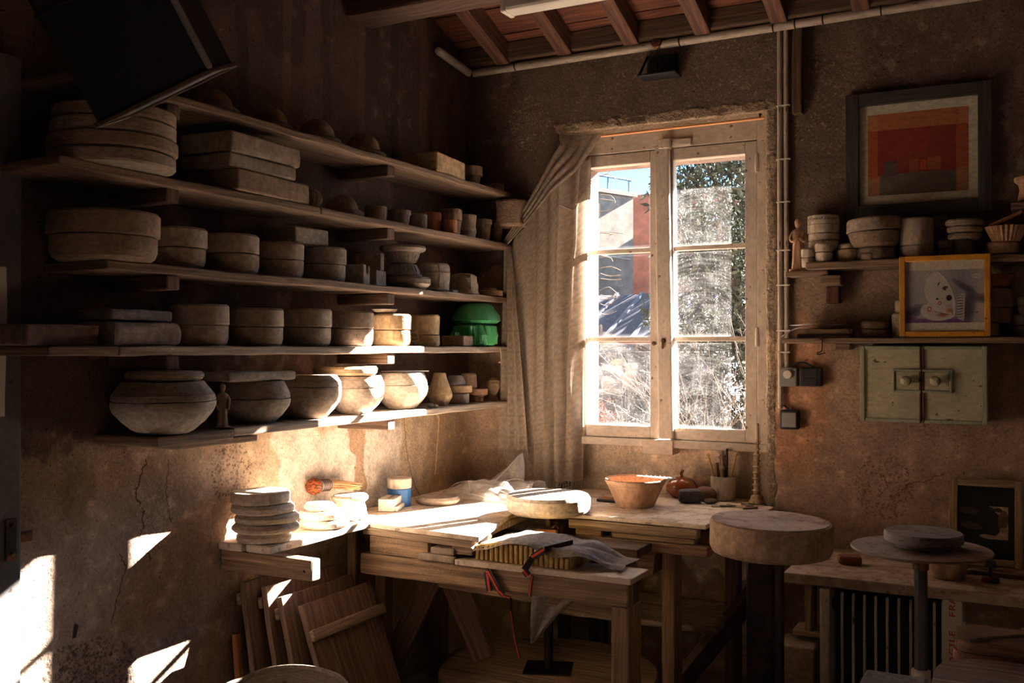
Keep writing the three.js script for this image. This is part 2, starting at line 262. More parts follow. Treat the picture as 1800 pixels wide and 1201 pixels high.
// ------------------------------------------------------------------ materials
const lin = (r, g, b) => new THREE.Color().setRGB(r, g, b);
const std = (o) => new THREE.MeshStandardMaterial({ roughness: 0.9, metalness: 0, ...o });
const phy = (o) => new THREE.MeshPhysicalMaterial({ roughness: 0.9, metalness: 0, ...o });
const wood = (r, g, b, o = {}) => std({ color: lin(r, g, b), map: T.wood, bumpMap: T.woodB, bumpScale: 0.002, roughness: 0.82, ...o });
const chalk = (r, g, b, o = {}) => std({ color: lin(r, g, b), map: T.chalk, bumpMap: T.chalkB, bumpScale: 0.0016, roughness: 0.95, ...o });
const M = {
  shelf: wood(0.42, 0.30, 0.21), shelfPale: wood(0.66, 0.55, 0.44), bracket: wood(0.26, 0.17, 0.12), beam: wood(0.56, 0.39, 0.25), beamDark: wood(0.22, 0.135, 0.095),
  bench: std({ color: lin(0.88, 0.80, 0.71), map: T.dusty, bumpMap: T.woodB, bumpScale: 0.0012, roughness: 0.88 }), ply: wood(0.60, 0.45, 0.31), ceil: wood(0.30, 0.105, 0.055), rafter: wood(0.22, 0.10, 0.06), board: wood(0.45, 0.31, 0.23), boardEdge: wood(0.62, 0.49, 0.36), orangeWood: wood(0.62, 0.26, 0.10),
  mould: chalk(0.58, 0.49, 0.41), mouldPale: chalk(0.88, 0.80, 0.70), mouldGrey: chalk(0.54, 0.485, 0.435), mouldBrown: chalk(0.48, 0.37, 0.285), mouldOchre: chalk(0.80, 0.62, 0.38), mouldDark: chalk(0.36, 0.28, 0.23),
  terra: chalk(0.62, 0.24, 0.13), terraPale: chalk(0.82, 0.53, 0.36), clay: chalk(0.70, 0.52, 0.34),
  slate: chalk(0.40, 0.40, 0.43), iron: std({ color: lin(0.24, 0.20, 0.18), map: T.rust, metalness: 0.5, roughness: 0.55 }), darkIron: std({ color: lin(0.05, 0.045, 0.05), map: T.rust, metalness: 0.3, roughness: 0.5 }),
  paint: std({ color: lin(0.70, 0.62, 0.54), map: T.paint, bumpMap: T.paintB, bumpScale: 0.0012, roughness: 0.55 }), greenPaint: std({ color: lin(0.64, 0.61, 0.43), map: T.paint, bumpMap: T.paintB, bumpScale: 0.001, roughness: 0.6 }), greenTrim: std({ color: lin(0.44, 0.50, 0.39), map: T.paint, roughness: 0.6 }),
  pipe: std({ color: lin(0.62, 0.55, 0.48), map: T.paint, roughness: 0.5 }), copper: std({ color: lin(0.72, 0.33, 0.14), roughness: 0.45, metalness: 0.25 }),
  curtain: phy({ color: lin(0.66, 0.54, 0.43), map: T.weave, bumpMap: T.weaveB, bumpScale: 0.0012, roughness: 1, transmission: 0.22, side: THREE.DoubleSide }),
  counter: std({ color: lin(0.52, 0.41, 0.33), map: T.dusty, bumpMap: T.woodB, bumpScale: 0.0012, roughness: 0.85 }),
  cloth: phy({ color: lin(0.64, 0.60, 0.57), map: T.weave, bumpMap: T.weaveB, bumpScale: 0.0006, roughness: 1, transmission: 0.06, side: THREE.DoubleSide }),
  foam: chalk(0.80, 0.60, 0.25), white: std({ color: lin(0.80, 0.77, 0.72), roughness: 0.5 }), whitePlastic: std({ color: lin(0.72, 0.68, 0.60), roughness: 0.35 }), cream: std({ color: lin(0.66, 0.60, 0.50), map: T.paint, roughness: 0.45 }),
  black: std({ color: lin(0.016, 0.016, 0.02), roughness: 0.55 }), blackMatt: std({ color: lin(0.02, 0.018, 0.018), map: T.chalk, roughness: 0.7 }), grey: std({ color: lin(0.24, 0.23, 0.22), roughness: 0.6 }),
  red: std({ color: lin(0.72, 0.06, 0.025), roughness: 0.7 }), glaze: phy({ color: lin(0.50, 0.12, 0.02), map: T.chalk, roughness: 0.22, clearcoat: 0.8, clearcoatRoughness: 0.15 }),
  blue: std({ color: lin(0.02, 0.16, 0.50), map: T.paint, roughness: 0.5 }), paper: std({ color: lin(0.78, 0.77, 0.76), roughness: 0.9 }), orangeFrame: std({ color: lin(0.86, 0.40, 0.035), map: T.paint, roughness: 0.5 }), darkFrame: std({ color: lin(0.085, 0.078, 0.075), map: T.wood, roughness: 0.6 }),
  frameWood: wood(0.62, 0.45, 0.26), mat: std({ color: lin(0.66, 0.62, 0.54), roughness: 0.95 }),
  glass: phy({ color: lin(0.97, 0.985, 0.98), roughness: 0.02, transmission: 1, thickness: 0, ior: 1.5 }),
  film: phy({ color: lin(0.90, 0.88, 0.85), roughness: 0.22, transmission: 0.78, thickness: 0, ior: 1.45, side: THREE.DoubleSide }),
  greenFilm: phy({ color: lin(0.10, 0.50, 0.20), roughness: 0.35, transmission: 0.35, thickness: 0, ior: 1.45, side: THREE.DoubleSide }),
  rope: std({ color: lin(0.46, 0.33, 0.22), map: T.weave, roughness: 1 }), bristle: std({ color: lin(0.62, 0.36, 0.16), roughness: 0.9 }),
};
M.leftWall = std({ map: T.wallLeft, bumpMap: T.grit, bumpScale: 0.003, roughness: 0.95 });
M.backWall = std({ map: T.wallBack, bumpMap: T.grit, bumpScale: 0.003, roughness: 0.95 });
M.wallPlain = std({ color: lin(0.34, 0.28, 0.23), map: again(T.chalk, 1.2, 1.2), bumpMap: T.grit, bumpScale: 0.006, roughness: 0.95 });
M.rawPlaster = std({ color: lin(0.60, 0.48, 0.36), map: T.chalk, bumpMap: T.grit, bumpScale: 0.01, roughness: 0.95 });
M.floor = std({ color: lin(0.46, 0.37, 0.31), map: again(T.chalk, 0.9, 0.9), bumpMap: T.grit, bumpScale: 0.006, roughness: 0.9 });
// ------------------------------------------------------------------ the room
T.wallLeft.repeat.set(1 / 2.8, 1 / 2.8); T.wallBack.repeat.set(1 / 3.0, 1 / 2.8);
const box = (x0, x1, y0, y1, z0, z1) => { const g = new THREE.BoxGeometry(x1 - x0, y1 - y0, z1 - z0); return g.translate((x0 + x1) / 2, (y0 + y1) / 2, (z0 + z1) / 2); };
const SLOPE = 0.35, TILT = Math.atan(SLOPE), deckY = (z) => 2.553 + SLOPE * z;     // underside of the roof boards
M.door = std({ color: lin(0.15, 0.145, 0.15), map: T.paint, roughness: 0.6 });
const wallMesh = (name, gs, m, label, axis) => { const o = new THREE.Mesh(boxUV(mergeGeometries(gs), axis, 0, 0), m); o.name = name; o.castShadow = o.receiveShadow = true; scene.add(o); return tag(o, label, 'wall', null, 'structure'); };
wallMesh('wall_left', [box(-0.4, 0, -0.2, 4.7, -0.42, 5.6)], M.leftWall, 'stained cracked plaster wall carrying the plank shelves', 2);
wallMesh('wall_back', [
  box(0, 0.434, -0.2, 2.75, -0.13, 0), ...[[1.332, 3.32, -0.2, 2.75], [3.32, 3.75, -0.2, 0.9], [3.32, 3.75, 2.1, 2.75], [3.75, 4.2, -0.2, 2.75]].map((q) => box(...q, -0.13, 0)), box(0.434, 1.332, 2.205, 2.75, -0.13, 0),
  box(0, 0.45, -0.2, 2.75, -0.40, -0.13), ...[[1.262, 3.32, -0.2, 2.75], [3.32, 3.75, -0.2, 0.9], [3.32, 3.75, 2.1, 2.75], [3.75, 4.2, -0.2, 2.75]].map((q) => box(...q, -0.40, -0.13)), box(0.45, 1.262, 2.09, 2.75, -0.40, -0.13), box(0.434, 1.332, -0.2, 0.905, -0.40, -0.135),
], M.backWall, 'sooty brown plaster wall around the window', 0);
wallMesh('wall_right', [box(4.2, 4.6, -0.2, 4.7, -0.42, 5.6)], M.wallPlain, 'plain plaster wall at the far right of the workshop', 2);
wallMesh('wall_front', [box(0, 4.2, -0.2, 4.7, 5.2, 5.6)], M.wallPlain, 'plain plaster wall behind the viewer', 0);
{ const f = new THREE.Mesh(boxUV(box(-0.4, 4.6, -0.2, 0, -0.4, 5.6), 0, 0, 0), M.floor); f.name = 'floor'; f.receiveShadow = f.castShadow = true; scene.add(f); tag(f, 'dark dusty workshop floor under the benches', 'floor', null, 'structure'); }
{ // sloping ceiling of red-brown boards on rafters
  const c = struct('ceiling', 'sloping ceiling of red-brown boards on rafters', 'ceiling');
  const w = 0.168, n = Math.ceil(5.9 / (w * Math.cos(TILT))), variants = [0, 1, 2, 3].map((k) => rbox(4.98, 0.022, w - 0.006, { b: 0.002, s: k }));
  const tints = [0, 1, 2].map((k) => { const m = M.ceil.clone(); m.color.multiplyScalar([1, 0.82, 1.12][k]); return m; });
  for (let k = 0; k < n; k++) { const z = -0.35 + (k + 0.5) * w * Math.cos(TILT), p = part(c, 'plank', variants[k % 4], tints[(k * 7) % 3]); p.position.set(2.1, deckY(z) + 0.012, z); p.rotation.x = -TILT; }
  const deck = part(c, 'roof_deck', boxUV(new THREE.BoxGeometry(5.1, 0.16, 6.6)), M.beamDark); deck.position.set(2.1, deckY(2.6) + 0.13, 2.6); deck.rotation.x = -TILT;
  const rg = rbox(0.062, 0.085, 5.55, { axis: 2, b: 0.004 });
  for (let k = 0; k < 14; k++) { const r = part(c, 'rafter', rg, M.rafter); r.position.set(0.214 + k * 0.2885, deckY(2.68) - 0.043, 2.68); r.rotation.x = -TILT; }
  part(c, 'wall_plate', move(rbox(4.2, 0.075, 0.085, { b: 0.005, n: [20, 1, 1], amp: 0.004 }), 2.1, 2.545, 0.043), M.beamDark);
  part(c, 'purlin', move(rbox(4.2, 0.24, 0.15, { b: 0.008, n: [24, 1, 1], amp: 0.006 }), 2.1, 2.61, 0.80), M.beamDark, 'heavy dark purlin beam');
}
{ // raw plaster round the window opening
  const a = struct('trim_1', 'crumbling raw plaster lintel edge above the window', 'trim');
  part(a, 'lintel_edge', move(rbox(0.93, 0.042, 0.145, { b: 0.006, n: [60, 3, 4], amp: 0.006, fr: 30 }), 0.878, 2.212, -0.070), M.rawPlaster);
  const b = struct('trim_2', 'worn pale plaster corner right of the window', 'trim');
  part(b, 'corner_edge', move(rbox(0.045, 1.53, 0.14, { b: 0.014, n: [2, 60, 4], amp: 0.006, fr: 22, axis: 1 }), 1.322, 1.455, -0.068), M.rawPlaster);
  const s = struct('trim_3', 'lumpy plaster stub where the wall shelves meet the corner', 'trim');
  part(s, 'stub', move(rbox(0.13, 0.115, 0.10, { b: 0.01, n: [4, 4, 3], amp: 0.008 }), 0.245, 1.862, 0.04), M.backWall);
}
{ // plank door at the far left edge
  const d = struct('door_1', 'dark painted plank door at the left edge', 'door');
  for (let k = 0; k < 5; k++) part(d, 'plank', move(rbox(0.028, 2.0, 0.17, { axis: 1, b: 0.004 }), 0.018, 1.0, 2.277 + k * 0.173), M.door);
  const h = part(d, 'hinge', mergeGeometries([move(rbox(0.006, 0.10, 0.03), 0.036, 0.84, 2.222), move(rbox(0.006, 0.026, 0.075), 0.012, 0.836, 2.185), ...[-0.034, 0.034].map((y) => new THREE.SphereGeometry(0.006, 8, 6).translate(0.041, 0.84 + y, 2.222))]), M.iron, 'rusty iron strap hinge');
}
solo('paper_sheet', 'pale sheet of paper pinned at the left edge of the door', 'paper', sheet(4, 8, (u, v) => [0.036 + 0.004 * Math.sin(v * 5), 1.49 - v * 0.355, 2.236 + u * 0.2]), std({ color: lin(0.72, 0.70, 0.72), side: THREE.DoubleSide }));

// ------------------------------------------------------------------ window
const dustTex = (heavy, s) => tex(512, 768, (u, v) => {
  const a = fbm(u * 6, v * 9, s, 6, 9, 5), sp = sstep(0.76, 0.92, vn(u * 150, v * 210, s + 3, 150, 210)), big = sstep(0.87, 0.95, vn(u * 60, v * 84, s + 8, 60, 84)), run = sstep(0.55, 0.8, fbm(u * 26, v * 2, s + 5, 26, 2, 3));
  const e = Math.max(sstep(0.06, 0.0, Math.min(u, 1 - u)), sstep(0.05, 0.0, Math.min(v, 1 - v)));
  const r = Math.hypot(u - 0.35, (v - 0.1) * 1.3), arc = 0.5 * sstep(0.5, 0.62, vn(r * 70, Math.atan2(v - 0.1, u - 0.35) * 3, s + 11));
  return heavy ? 0.003 + 0.018 * a * a + 0.085 * sp * sstep(0.40, 0.62, a) + 0.05 * big + 0.016 * run * a + 0.014 * arc + 0.03 * e : 0.001 + 0.003 * a + 0.012 * sp + 0.02 * e;
}, 1, 1);
const dustMat = (m) => phy({ color: lin(0.80, 0.80, 0.78), alphaMap: m, transparent: true, roughness: 1, transmission: 0.6, thickness: 0, side: THREE.DoubleSide });
const dusts = [dustMat(dustTex(false, 501)), dustMat(dustTex(true, 511)), dustMat(dustTex(true, 523)), dustMat(dustTex(true, 541))];
{
  const w = struct('window_1', 'old cream painted casement window with six dusty panes', 'window');
  const pm = (x0, x1, y0, y1, z0, z1, o) => move(rbox(x1 - x0, y1 - y0, z1 - z0, { b: 0.003, axis: y1 - y0 > x1 - x0 ? 1 : 0, ...o }), (x0 + x1) / 2, (y0 + y1) / 2, (z0 + z1) / 2);
  const fr = new THREE.Group(); fr.name = 'frame'; w.add(fr);
  part(fr, 'jamb', pm(0.446, 0.485, 0.90, 2.195, -0.175, -0.075), M.paint); part(fr, 'jamb', pm(1.248, 1.302, 0.90, 2.195, -0.175, -0.075), M.paint);
  part(fr, 'head', pm(0.485, 1.248, 2.104, 2.195, -0.175, -0.08), M.paint); part(fr, 'sill', pm(0.446, 1.302, 0.893, 0.924, -0.20, -0.066), M.paint);
  const rows = [[0.975, 1.323], [1.341, 1.688], [1.706, 2.053]];
  const sash = (label, s0, g0, g1, s1, dust) => {
    const s = new THREE.Group(); s.name = 'sash'; s.userData.label = label; w.add(s);
    part(s, 'stile', pm(s0, g0, 0.926, 2.101, -0.128, -0.083), M.paint); part(s, 'stile', pm(g1, s1, 0.926, 2.101, -0.128, -0.083), M.paint);
    part(s, 'top_rail', pm(g0, g1, 2.053, 2.101, -0.128, -0.084), M.paint); part(s, 'bottom_rail', pm(g0, g1, 0.926, 0.975, -0.128, -0.084), M.paint);
    for (const y of [1.332, 1.697]) part(s, 'muntin', pm(g0, g1, y - 0.0095, y + 0.0095, -0.122, -0.092), M.paint);
    rows.forEach(([y0, y1], k) => {
      const pane = part(s, 'pane', new THREE.PlaneGeometry(g1 - g0 + 0.004, y1 - y0 + 0.004), M.glass); pane.position.set((g0 + g1) / 2, (y0 + y1) / 2, -0.108);
      const d = part(s, 'dust_film', new THREE.PlaneGeometry(g1 - g0, y1 - y0), dusts[dust[k]]); d.position.set((g0 + g1) / 2, (y0 + y1) / 2, -0.1065);
    });
    return s;
  };
  const L = sash('left sash half covered by the curtain', 0.487, 0.525, 0.81, 0.852, [1, 0, 0]);
  const R = sash('right sash with heavily dusty panes', 0.893, 0.909, 1.2, 1.246, [2, 3, 1]);
  for (const y of [2.015, 1.34, 0.97]) part(R, 'hinge', move(lathe(DISC(0.007, 0.075, 0.002), { seg: 12 }), 1.248, y - 0.04, -0.074), M.paint);
  part(w, 'meeting_strip', bar([0.868, 2.115, -0.070], [0.884, 0.93, -0.070], 0.026, 0.060, { b: 0.006 }), M.paint, 'moulded strip where the sashes meet');
  part(w, 'bolt_plate', pm(0.858, 0.905, 2.098, 2.136, -0.085, -0.045), M.paint); part(w, 'keeper', pm(0.905, 0.985, 2.108, 2.135, -0.085, -0.066), M.paint);
  part(w, 'bottom_block', pm(0.785, 0.915, 0.866, 0.925, -0.13, -0.055), M.paint, 'square painted keeper block under the sashes');
  part(w, 'knob', move(lathe([[0.0001, 0], [0.006, 0], [0.005, 0.012], [0.009, 0.016], [0.009, 0.022], [0.0001, 0.026]], { seg: 12 }).rotateX(Math.PI / 2), 0.833, 1.314, -0.084), M.iron);
  part(w, 'turn_catch', mergeGeometries([move(lathe(DISC(0.009, 0.02, 0.002), { seg: 12 }).rotateX(Math.PI / 2), 0.876, 1.325, -0.064), rbox(0.008, 0.04, 0.006).translate(0.876, 1.312, -0.046)].map((g) => { g.deleteAttribute('uv'); return boxUV(g); })), M.iron);
}
{ // an added, unseen window further right, put in for bounce fill: its sun falls on the floor and lights the room from below
  const w = struct('window_2', 'unseen second casement window added further right for fill light', 'window');
  for (const [x0, x1] of [[3.32, 3.355], [3.52, 3.55], [3.715, 3.75]]) part(w, 'stile', move(rbox(x1 - x0, 1.2, 0.05, { axis: 1 }), (x0 + x1) / 2, 1.5, -0.11), M.paint);
  for (const y of [0.925, 1.32, 1.69, 2.075]) for (const x of [3.4375, 3.6325]) part(w, 'rail', move(rbox(0.165, y === 0.925 || y === 2.075 ? 0.05 : 0.02, 0.045), x, y, -0.11), M.paint);
  for (const x of [3.4375, 3.6325]) for (const y of [1.13, 1.505, 1.875]) { const p = part(w, 'pane', new THREE.PlaneGeometry(0.165, 0.37), M.glass); p.position.set(x, y, -0.112); }
}
{ // curtain rod
  const r = thing('curtain_rod', 'thin copper curtain rod above the window', 'rod');
  part(r, 'rod', rod([0.432, 2.168, -0.03], [1.285, 2.173, -0.03], 0.0055), M.copper); part(r, 'end_hook', tube([[1.272, 2.173, -0.03], [1.272, 2.19, -0.03], [1.272, 2.195, -0.06]], 0.004), M.iron);
}
{ // curtain gathered to the left, caught on the end of the second shelf
  const c = thing('curtain', 'coarse beige curtain pulled to the left of the window', 'curtain');
  const lay = (X, z0, z1) => lerp(z0, z1, sstep(0.43, 0.53, X));                 // in front of the wall on the left, back in the reveal on the right
  const f = (u, v) => {
    const T0 = [lerp(0.222, 0.562, u), lerp(1.715, 2.10, Math.pow(u, 0.9))], B0 = [lerp(0.262, 0.520, u), 0.742], k = v * v * (3 - 2 * v), kx = lerp(v, k, 0.4), s = Math.pow(u, 1.15);
    const X = lerp(T0[0], B0[0], kx) + 0.004 * Math.sin(u * 40 + v * 4), amp = lerp(0.011, 0.015, v) * (0.35 + 0.65 * sstep(0.30, 0.62, u) + 0.3 * sstep(0.2, 0.0, u));
    return [X, lerp(T0[1], B0[1], v) - 0.03 * Math.sin(Math.PI * u) * (1 - v) * v, lay(X, 0.030, -0.052) + amp * (Math.sin(s * 31 + 1.2 * Math.sin(v * 4)) + 0.5 * Math.sin(s * 13 - v * 3)) + 0.005 * n3(u * 6, v * 9, 2, 41)]; };
  part(c, 'cloth', sheet(150, 170, f, { su: 0.42, sv: 1.25 }), M.curtain);
  const sw = (u, v) => { // the gathered band swept from the rod down to the hook: u across, v along
    const t = v, ax = lerp(0.628, 0.222, t), ay = lerp(2.180, 1.728, t) - 0.035 * Math.sin(Math.PI * t), w = lerp(0.165, 0.030, Math.pow(t, 0.75)), across = [lerp(-1, -0.62, sstep(0, 0.25, t)), lerp(0.0, 0.70, sstep(0, 0.25, t))];
    const X = ax + across[0] * w * u, Y = ay + across[1] * w * u * 0.75; return [X, Math.min(2.182, Y), lay(X, 0.052, -0.028) + lerp(0.013, 0.008, t) * Math.abs(Math.sin(u * 11 + 0.8 * Math.sin(v * 3))) + 0.02 * Math.sin(Math.PI * t)]; };
  part(c, 'swept_band', sheet(70, 110, sw, { su: 0.16, sv: 0.62 }), M.curtain, 'pleated band swept up to the rod');
  for (const v of [0.50, 0.535]) part(c, 'hem_band', tube(Array.from({ length: 40 }, (_, i) => { const p = sw(i / 39, v + 0.02 * Math.sin(i * 0.3)); return [p[0], p[1], p[2] + 0.002]; }), 0.0018, { seg: 90, rad: 5 }), M.cloth, 'paler stitched seam');
  part(c, 'hem_band', tube(Array.from({ length: 60 }, (_, i) => { const p = f(0.45 + 0.55 * i / 59, 0.10 + 0.02 * Math.sin(i * 0.2)); return [p[0], p[1], p[2] + 0.002]; }), 0.0018, { seg: 110, rad: 5 }), M.cloth, 'paler stitched seam');
  const tail = (u, v) => { const y = lerp(1.725, 0.872, v), x0 = lerp(0.215, 0.196, v), x1 = lerp(0.245, 0.335, Math.pow(v, 0.8)); return [lerp(x0, x1, u), y, 0.062 + 0.012 * v + 0.012 * Math.sin(u * 19 + 1) * (0.6 + 0.4 * v) + 0.004 * n3(u * 4, v * 6, 1, 8)]; };
  part(c, 'side_fall', sheet(60, 90, tail, { su: 0.2, sv: 0.86 }), M.curtain, 'narrow front fold of the curtain');
  const fr = []; for (let i = 0; i < 70; i++) { const u = i / 69, p = tail(u, 1), l = rr(0.035, 0.075); fr.push(tube([p, [p[0] + rr(-0.006, 0.006), p[1] - l * 0.5, p[2] + rr(-0.006, 0.008)], [p[0] + rr(-0.012, 0.012), p[1] - l, p[2] + rr(-0.008, 0.01)]], 0.0012, { seg: 4, rad: 4, open: true })); }
  for (let i = 0; i < 130; i++) { const u = i / 129, p = f(u, 1), l = rr(0.02, 0.035); fr.push(tube([p, [p[0] + rr(-0.004, 0.004), p[1] - l * 0.5, p[2] + rr(-0.004, 0.006)], [p[0] + rr(-0.010, 0.010), Math.max(0.704, p[1] - l), p[2] + rr(-0.006, 0.012)]], 0.0011, { seg: 4, rad: 4, open: true })); }
  const fm = part(c, 'fringe', mergeGeometries(fr), M.curtain, 'knotted thread fringe'); fm.userData.kind = 'stuff';
}

// ------------------------------------------------------------------ outside the window
solo('ground', 'gravel yard outside the window', 'ground', boxUV(new THREE.BoxGeometry(40, 0.2, 30).translate(0, -0.3, -15.5)), std({ color: lin(0.20, 0.185, 0.16), map: again(T.chalk, 2, 2) })).userData.kind = 'structure';
{
  const b = thing('white_building', 'tall white rendered building with a roof railing beyond the left panes', 'building', [-3.52, 0, -11.3], -0.365);
  part(b, 'wall', boxUV(new THREE.BoxGeometry(4, 4.2, 6.2).translate(-2, 1.6, 3.1)), std({ color: lin(0.56, 0.54, 0.48), map: again(T.chalk, 3, 3) }));
  part(b, 'coping', rbox(4.1, 0.06, 6.3).translate(-2, 3.735, 3.1), std({ color: lin(0.36, 0.31, 0.26) }));
  const rail = std({ color: lin(0.08, 0.16, 0.26) }); part(b, 'handrail', rod([-0.05, 3.98, 0], [-0.05, 3.98, 6.2], 0.018), rail);
  for (let k = 0; k < 13; k++) part(b, 'baluster', rod([-0.05, 3.76, 0.05 + k * 0.49], [-0.05, 3.98, 0.05 + k * 0.49], 0.014), rail);
  part(b, 'pipe_line', rod([0.015, 2.95, 6.1], [0.015, 2.70, 0.1], 0.015), std({ color: lin(0.5, 0.48, 0.42) }));
  const r = thing('red_building', 'dull red building behind the white one', 'building');
  part(r, 'wall', boxUV(new THREE.BoxGeometry(14, 4.6, 4).translate(1.4, 1.75, -15.2)), std({ color: lin(0.34, 0.15, 0.13), map: again(T.chalk, 3, 3) }));
  part(r, 'window', rbox(0.8, 1.1, 0.06).translate(-2.5, 3.0, -13.2), std({ color: lin(0.35, 0.42, 0.5), roughness: 0.2 }));
  part(r, 'chimney', rbox(0.3, 0.9, 0.3).translate(-2.2, 4.4, -13.6), std({ color: lin(0.45, 0.42, 0.36) }));
  const s = thing('metal_shed', 'low shed with a blue-grey seamed metal roof', 'shed');
  for (let k = 0; k < 9; k++) part(s, 'roof_panel', move(rbox(0.29, 0.02, 1.25, { b: 0.004 }).rotateX(0.42), -3.0 + k * 0.30, 1.62, -6.1), std({ color: lin(0.09, 0.105, 0.13), roughness: 0.8 }));
  for (let k = 0; k < 10; k++) part(s, 'seam', move(rbox(0.035, 0.035, 1.25).rotateX(0.42), -3.15 + k * 0.30, 1.64, -6.1), std({ color: lin(0.20, 0.23, 0.26) }));
  part(s, 'gutter', rod([-3.2, 1.36, -5.48], [-0.4, 1.36, -5.48], 0.035), std({ color: lin(0.30, 0.16, 0.13) }));
  part(s, 'wall', boxUV(new THREE.BoxGeometry(2.7, 1.5, 0.9).translate(-1.8, 0.5, -6.1)), std({ color: lin(0.20, 0.22, 0.27), map: T.chalk }));
}
[['flat pale boulder in the yard wall', -2.05, 0.3], ['broad pale boulder beside the flat one', -1.42, 0.28], ['squat grey boulder in the yard wall', -0.82, 0.26], ['split pale boulder in the yard wall', -0.25, 0.25], ['small pale boulder at the end of the yard wall', 0.30, 0.23]].forEach(([l, x, r], k) => solo('garden_boulder', l, 'boulder', rough(new THREE.IcosahedronGeometry(1, 3), 0.10, 2.2, 60 + k).scale(r * 0.92, r * 0.72, r * 0.8), std({ color: lin(0.17, 0.16, 0.145), map: again(T.chalk, 1, 1) }), [x, 0.45 + r * 0.76, -3.6], 0, 'boulders of the yard wall'));
solo('yard_wall', 'low stone wall carrying the boulders outside', 'wall', rbox(4.4, 0.64, 0.4, { n: [20, 4, 3], amp: 0.04, fr: 4 }).translate(-1.0, 0.12, -3.6), std({ color: lin(0.18, 0.165, 0.15), map: T.chalk }));
function foliage(parent, name, n, c, rad, size, color, s) {
  const q = mulberry(s), g = new THREE.BufferGeometry(); g.setAttribute('position', new THREE.Float32BufferAttribute([0, 0, 0, 0.16, 0.5, 0.05, 0, 1, 0, -0.16, 0.5, 0.05], 3)); g.setIndex([0, 1, 2, 0, 2, 3]); g.computeVertexNormals();
  const im = new THREE.InstancedMesh(g, phy({ color, roughness: 1, specularIntensity: 0.25, transmission: 0.12, thickness: 0, side: THREE.DoubleSide }), n), o = new THREE.Object3D(), col = new THREE.Color();
  for (let i = 0; i < n; i++) { let d; do { d = V(q() * 2 - 1, q() * 2 - 1, q() * 2 - 1); } while (d.length() > 1); const lump = 0.78 + 0.35 * n3(d.x * 3, d.y * 3, d.z * 3, s); d.multiplyScalar(Math.pow(d.length(), -0.35) * lump); o.position.set(c[0] + d.x * rad[0], c[1] + d.y * rad[1], c[2] + d.z * rad[2]); o.rotation.set(q() * 6.3, q() * 6.3, q() * 6.3); o.scale.setScalar(size * (0.6 + 0.8 * q())); o.updateMatrix(); im.setMatrixAt(i, o.matrix); im.setColorAt(i, col.setScalar(0.6 + 0.8 * q())); }
  im.name = name; im.castShadow = im.receiveShadow = true; im.userData.kind = 'stuff'; parent.add(im);
}
const bark = std({ color: lin(0.10, 0.08, 0.065), map: T.chalk });
function tree(label, x, z, y, rad, n, size, color, s) {
  const t = thing('tree', label, 'tree', [x, -0.2, z], 0, 'trees in the yard');
  part(t, 'trunk', tube([[0, 0, 0], [0.05, y * 0.4, 0.02], [-0.04, y * 0.8, 0]], 0.09, { rad: 10 }), bark);
  const q = mulberry(s + 3); for (let k = 0; k < 7; k++) { const a = q() * 6.28, l = rad[0] * 0.7; part(t, 'branch', tube([[0, y * 0.55, 0], [Math.cos(a) * l * 0.5, y * 0.8, Math.sin(a) * l * 0.5], [Math.cos(a) * l, y + rad[1] * (q() - 0.2) * 0.8, Math.sin(a) * l]], 0.025, { rad: 6 }), bark); }
  foliage(t, 'foliage', n, [0, y, 0], rad, size, color, s);
}
tree('large grey-green olive tree behind the right panes', 0.15, -4.6, 2.3, [1.05, 1.5, 0.9], 16000, 0.085, lin(0.062, 0.075, 0.055), 611);
tree('darker tree behind the olive tree', -0.75, -8.6, 2.2, [1.15, 1.35, 1.0], 9000, 0.10, lin(0.052, 0.063, 0.055), 631);
tree('distant tree rising over the red building', -3.2, -19.6, 4.4, [1.4, 1.3, 1.2], 5000, 0.16, lin(0.08, 0.12, 0.14), 641);
function shrub(label, x, z, n, h, s, color) {
  const q = mulberry(s), gs = [], t = thing('bare_shrub', label, 'shrub', [x, -0.2, z]);
  const grow = (p, d, l, r, k) => { const e = p.clone().addScaledVector(d, l), m = p.clone().lerp(e, 0.5).add(V(q() - 0.5, q() - 0.5, q() - 0.5).multiplyScalar(l * 0.16)); gs.push(tube([p, m, e], r, { seg: 3, rad: 4, open: true })); if (k > 0) for (let i = 0; i < 3; i++) { const dd = d.clone().add(V(q() - 0.5, q() - 0.35, q() - 0.5).multiplyScalar(1.5)).normalize(); grow(p.clone().lerp(e, 0.45 + 0.5 * q()), dd, l * (0.5 + 0.25 * q()), r * 0.62, k - 1); } };
  for (let i = 0; i < n; i++) grow(V((q() - 0.5) * 0.5, 0.2, (q() - 0.5) * 0.4), V((q() - 0.5) * 0.9, 1, (q() - 0.5) * 0.7).normalize(), h * (0.7 + 0.4 * q()), 0.0042, 3);
  part(t, 'twigs', mergeGeometries(gs), color ?? bark).userData.kind = 'stuff';
}
shrub('bare thorny shrub close outside the right panes', 0.55, -1.6, 6, 0.85, 701, std({ color: lin(0.06, 0.05, 0.04) }));
shrub('bare twiggy shrub close outside the left panes', -0.75, -2.3, 6, 0.80, 709, std({ color: lin(0.06, 0.05, 0.042) }));
{ const t = thing('red_leaved_plant', 'small plant with red leaves below the left panes', 'plant', [-0.55, 0, -2.7]); part(t, 'stem', rod([0, -0.2, 0], [0, 0.8, 0], 0.012), bark); foliage(t, 'foliage', 260, [0, 0.82, 0], [0.16, 0.16, 0.14], 0.05, lin(0.25, 0.04, 0.025), 717); }
{ const t = thing('leafy_hedge', 'grey-green hedge low outside the right panes', 'hedge', [0.2, 0, -3.4]); part(t, 'stem', rod([0, -0.2, 0], [0, 0.6, 0], 0.03), bark); foliage(t, 'foliage', 4000, [0, 0.75, 0], [0.9, 0.45, 0.4], 0.06, lin(0.03, 0.034, 0.027), 723); }
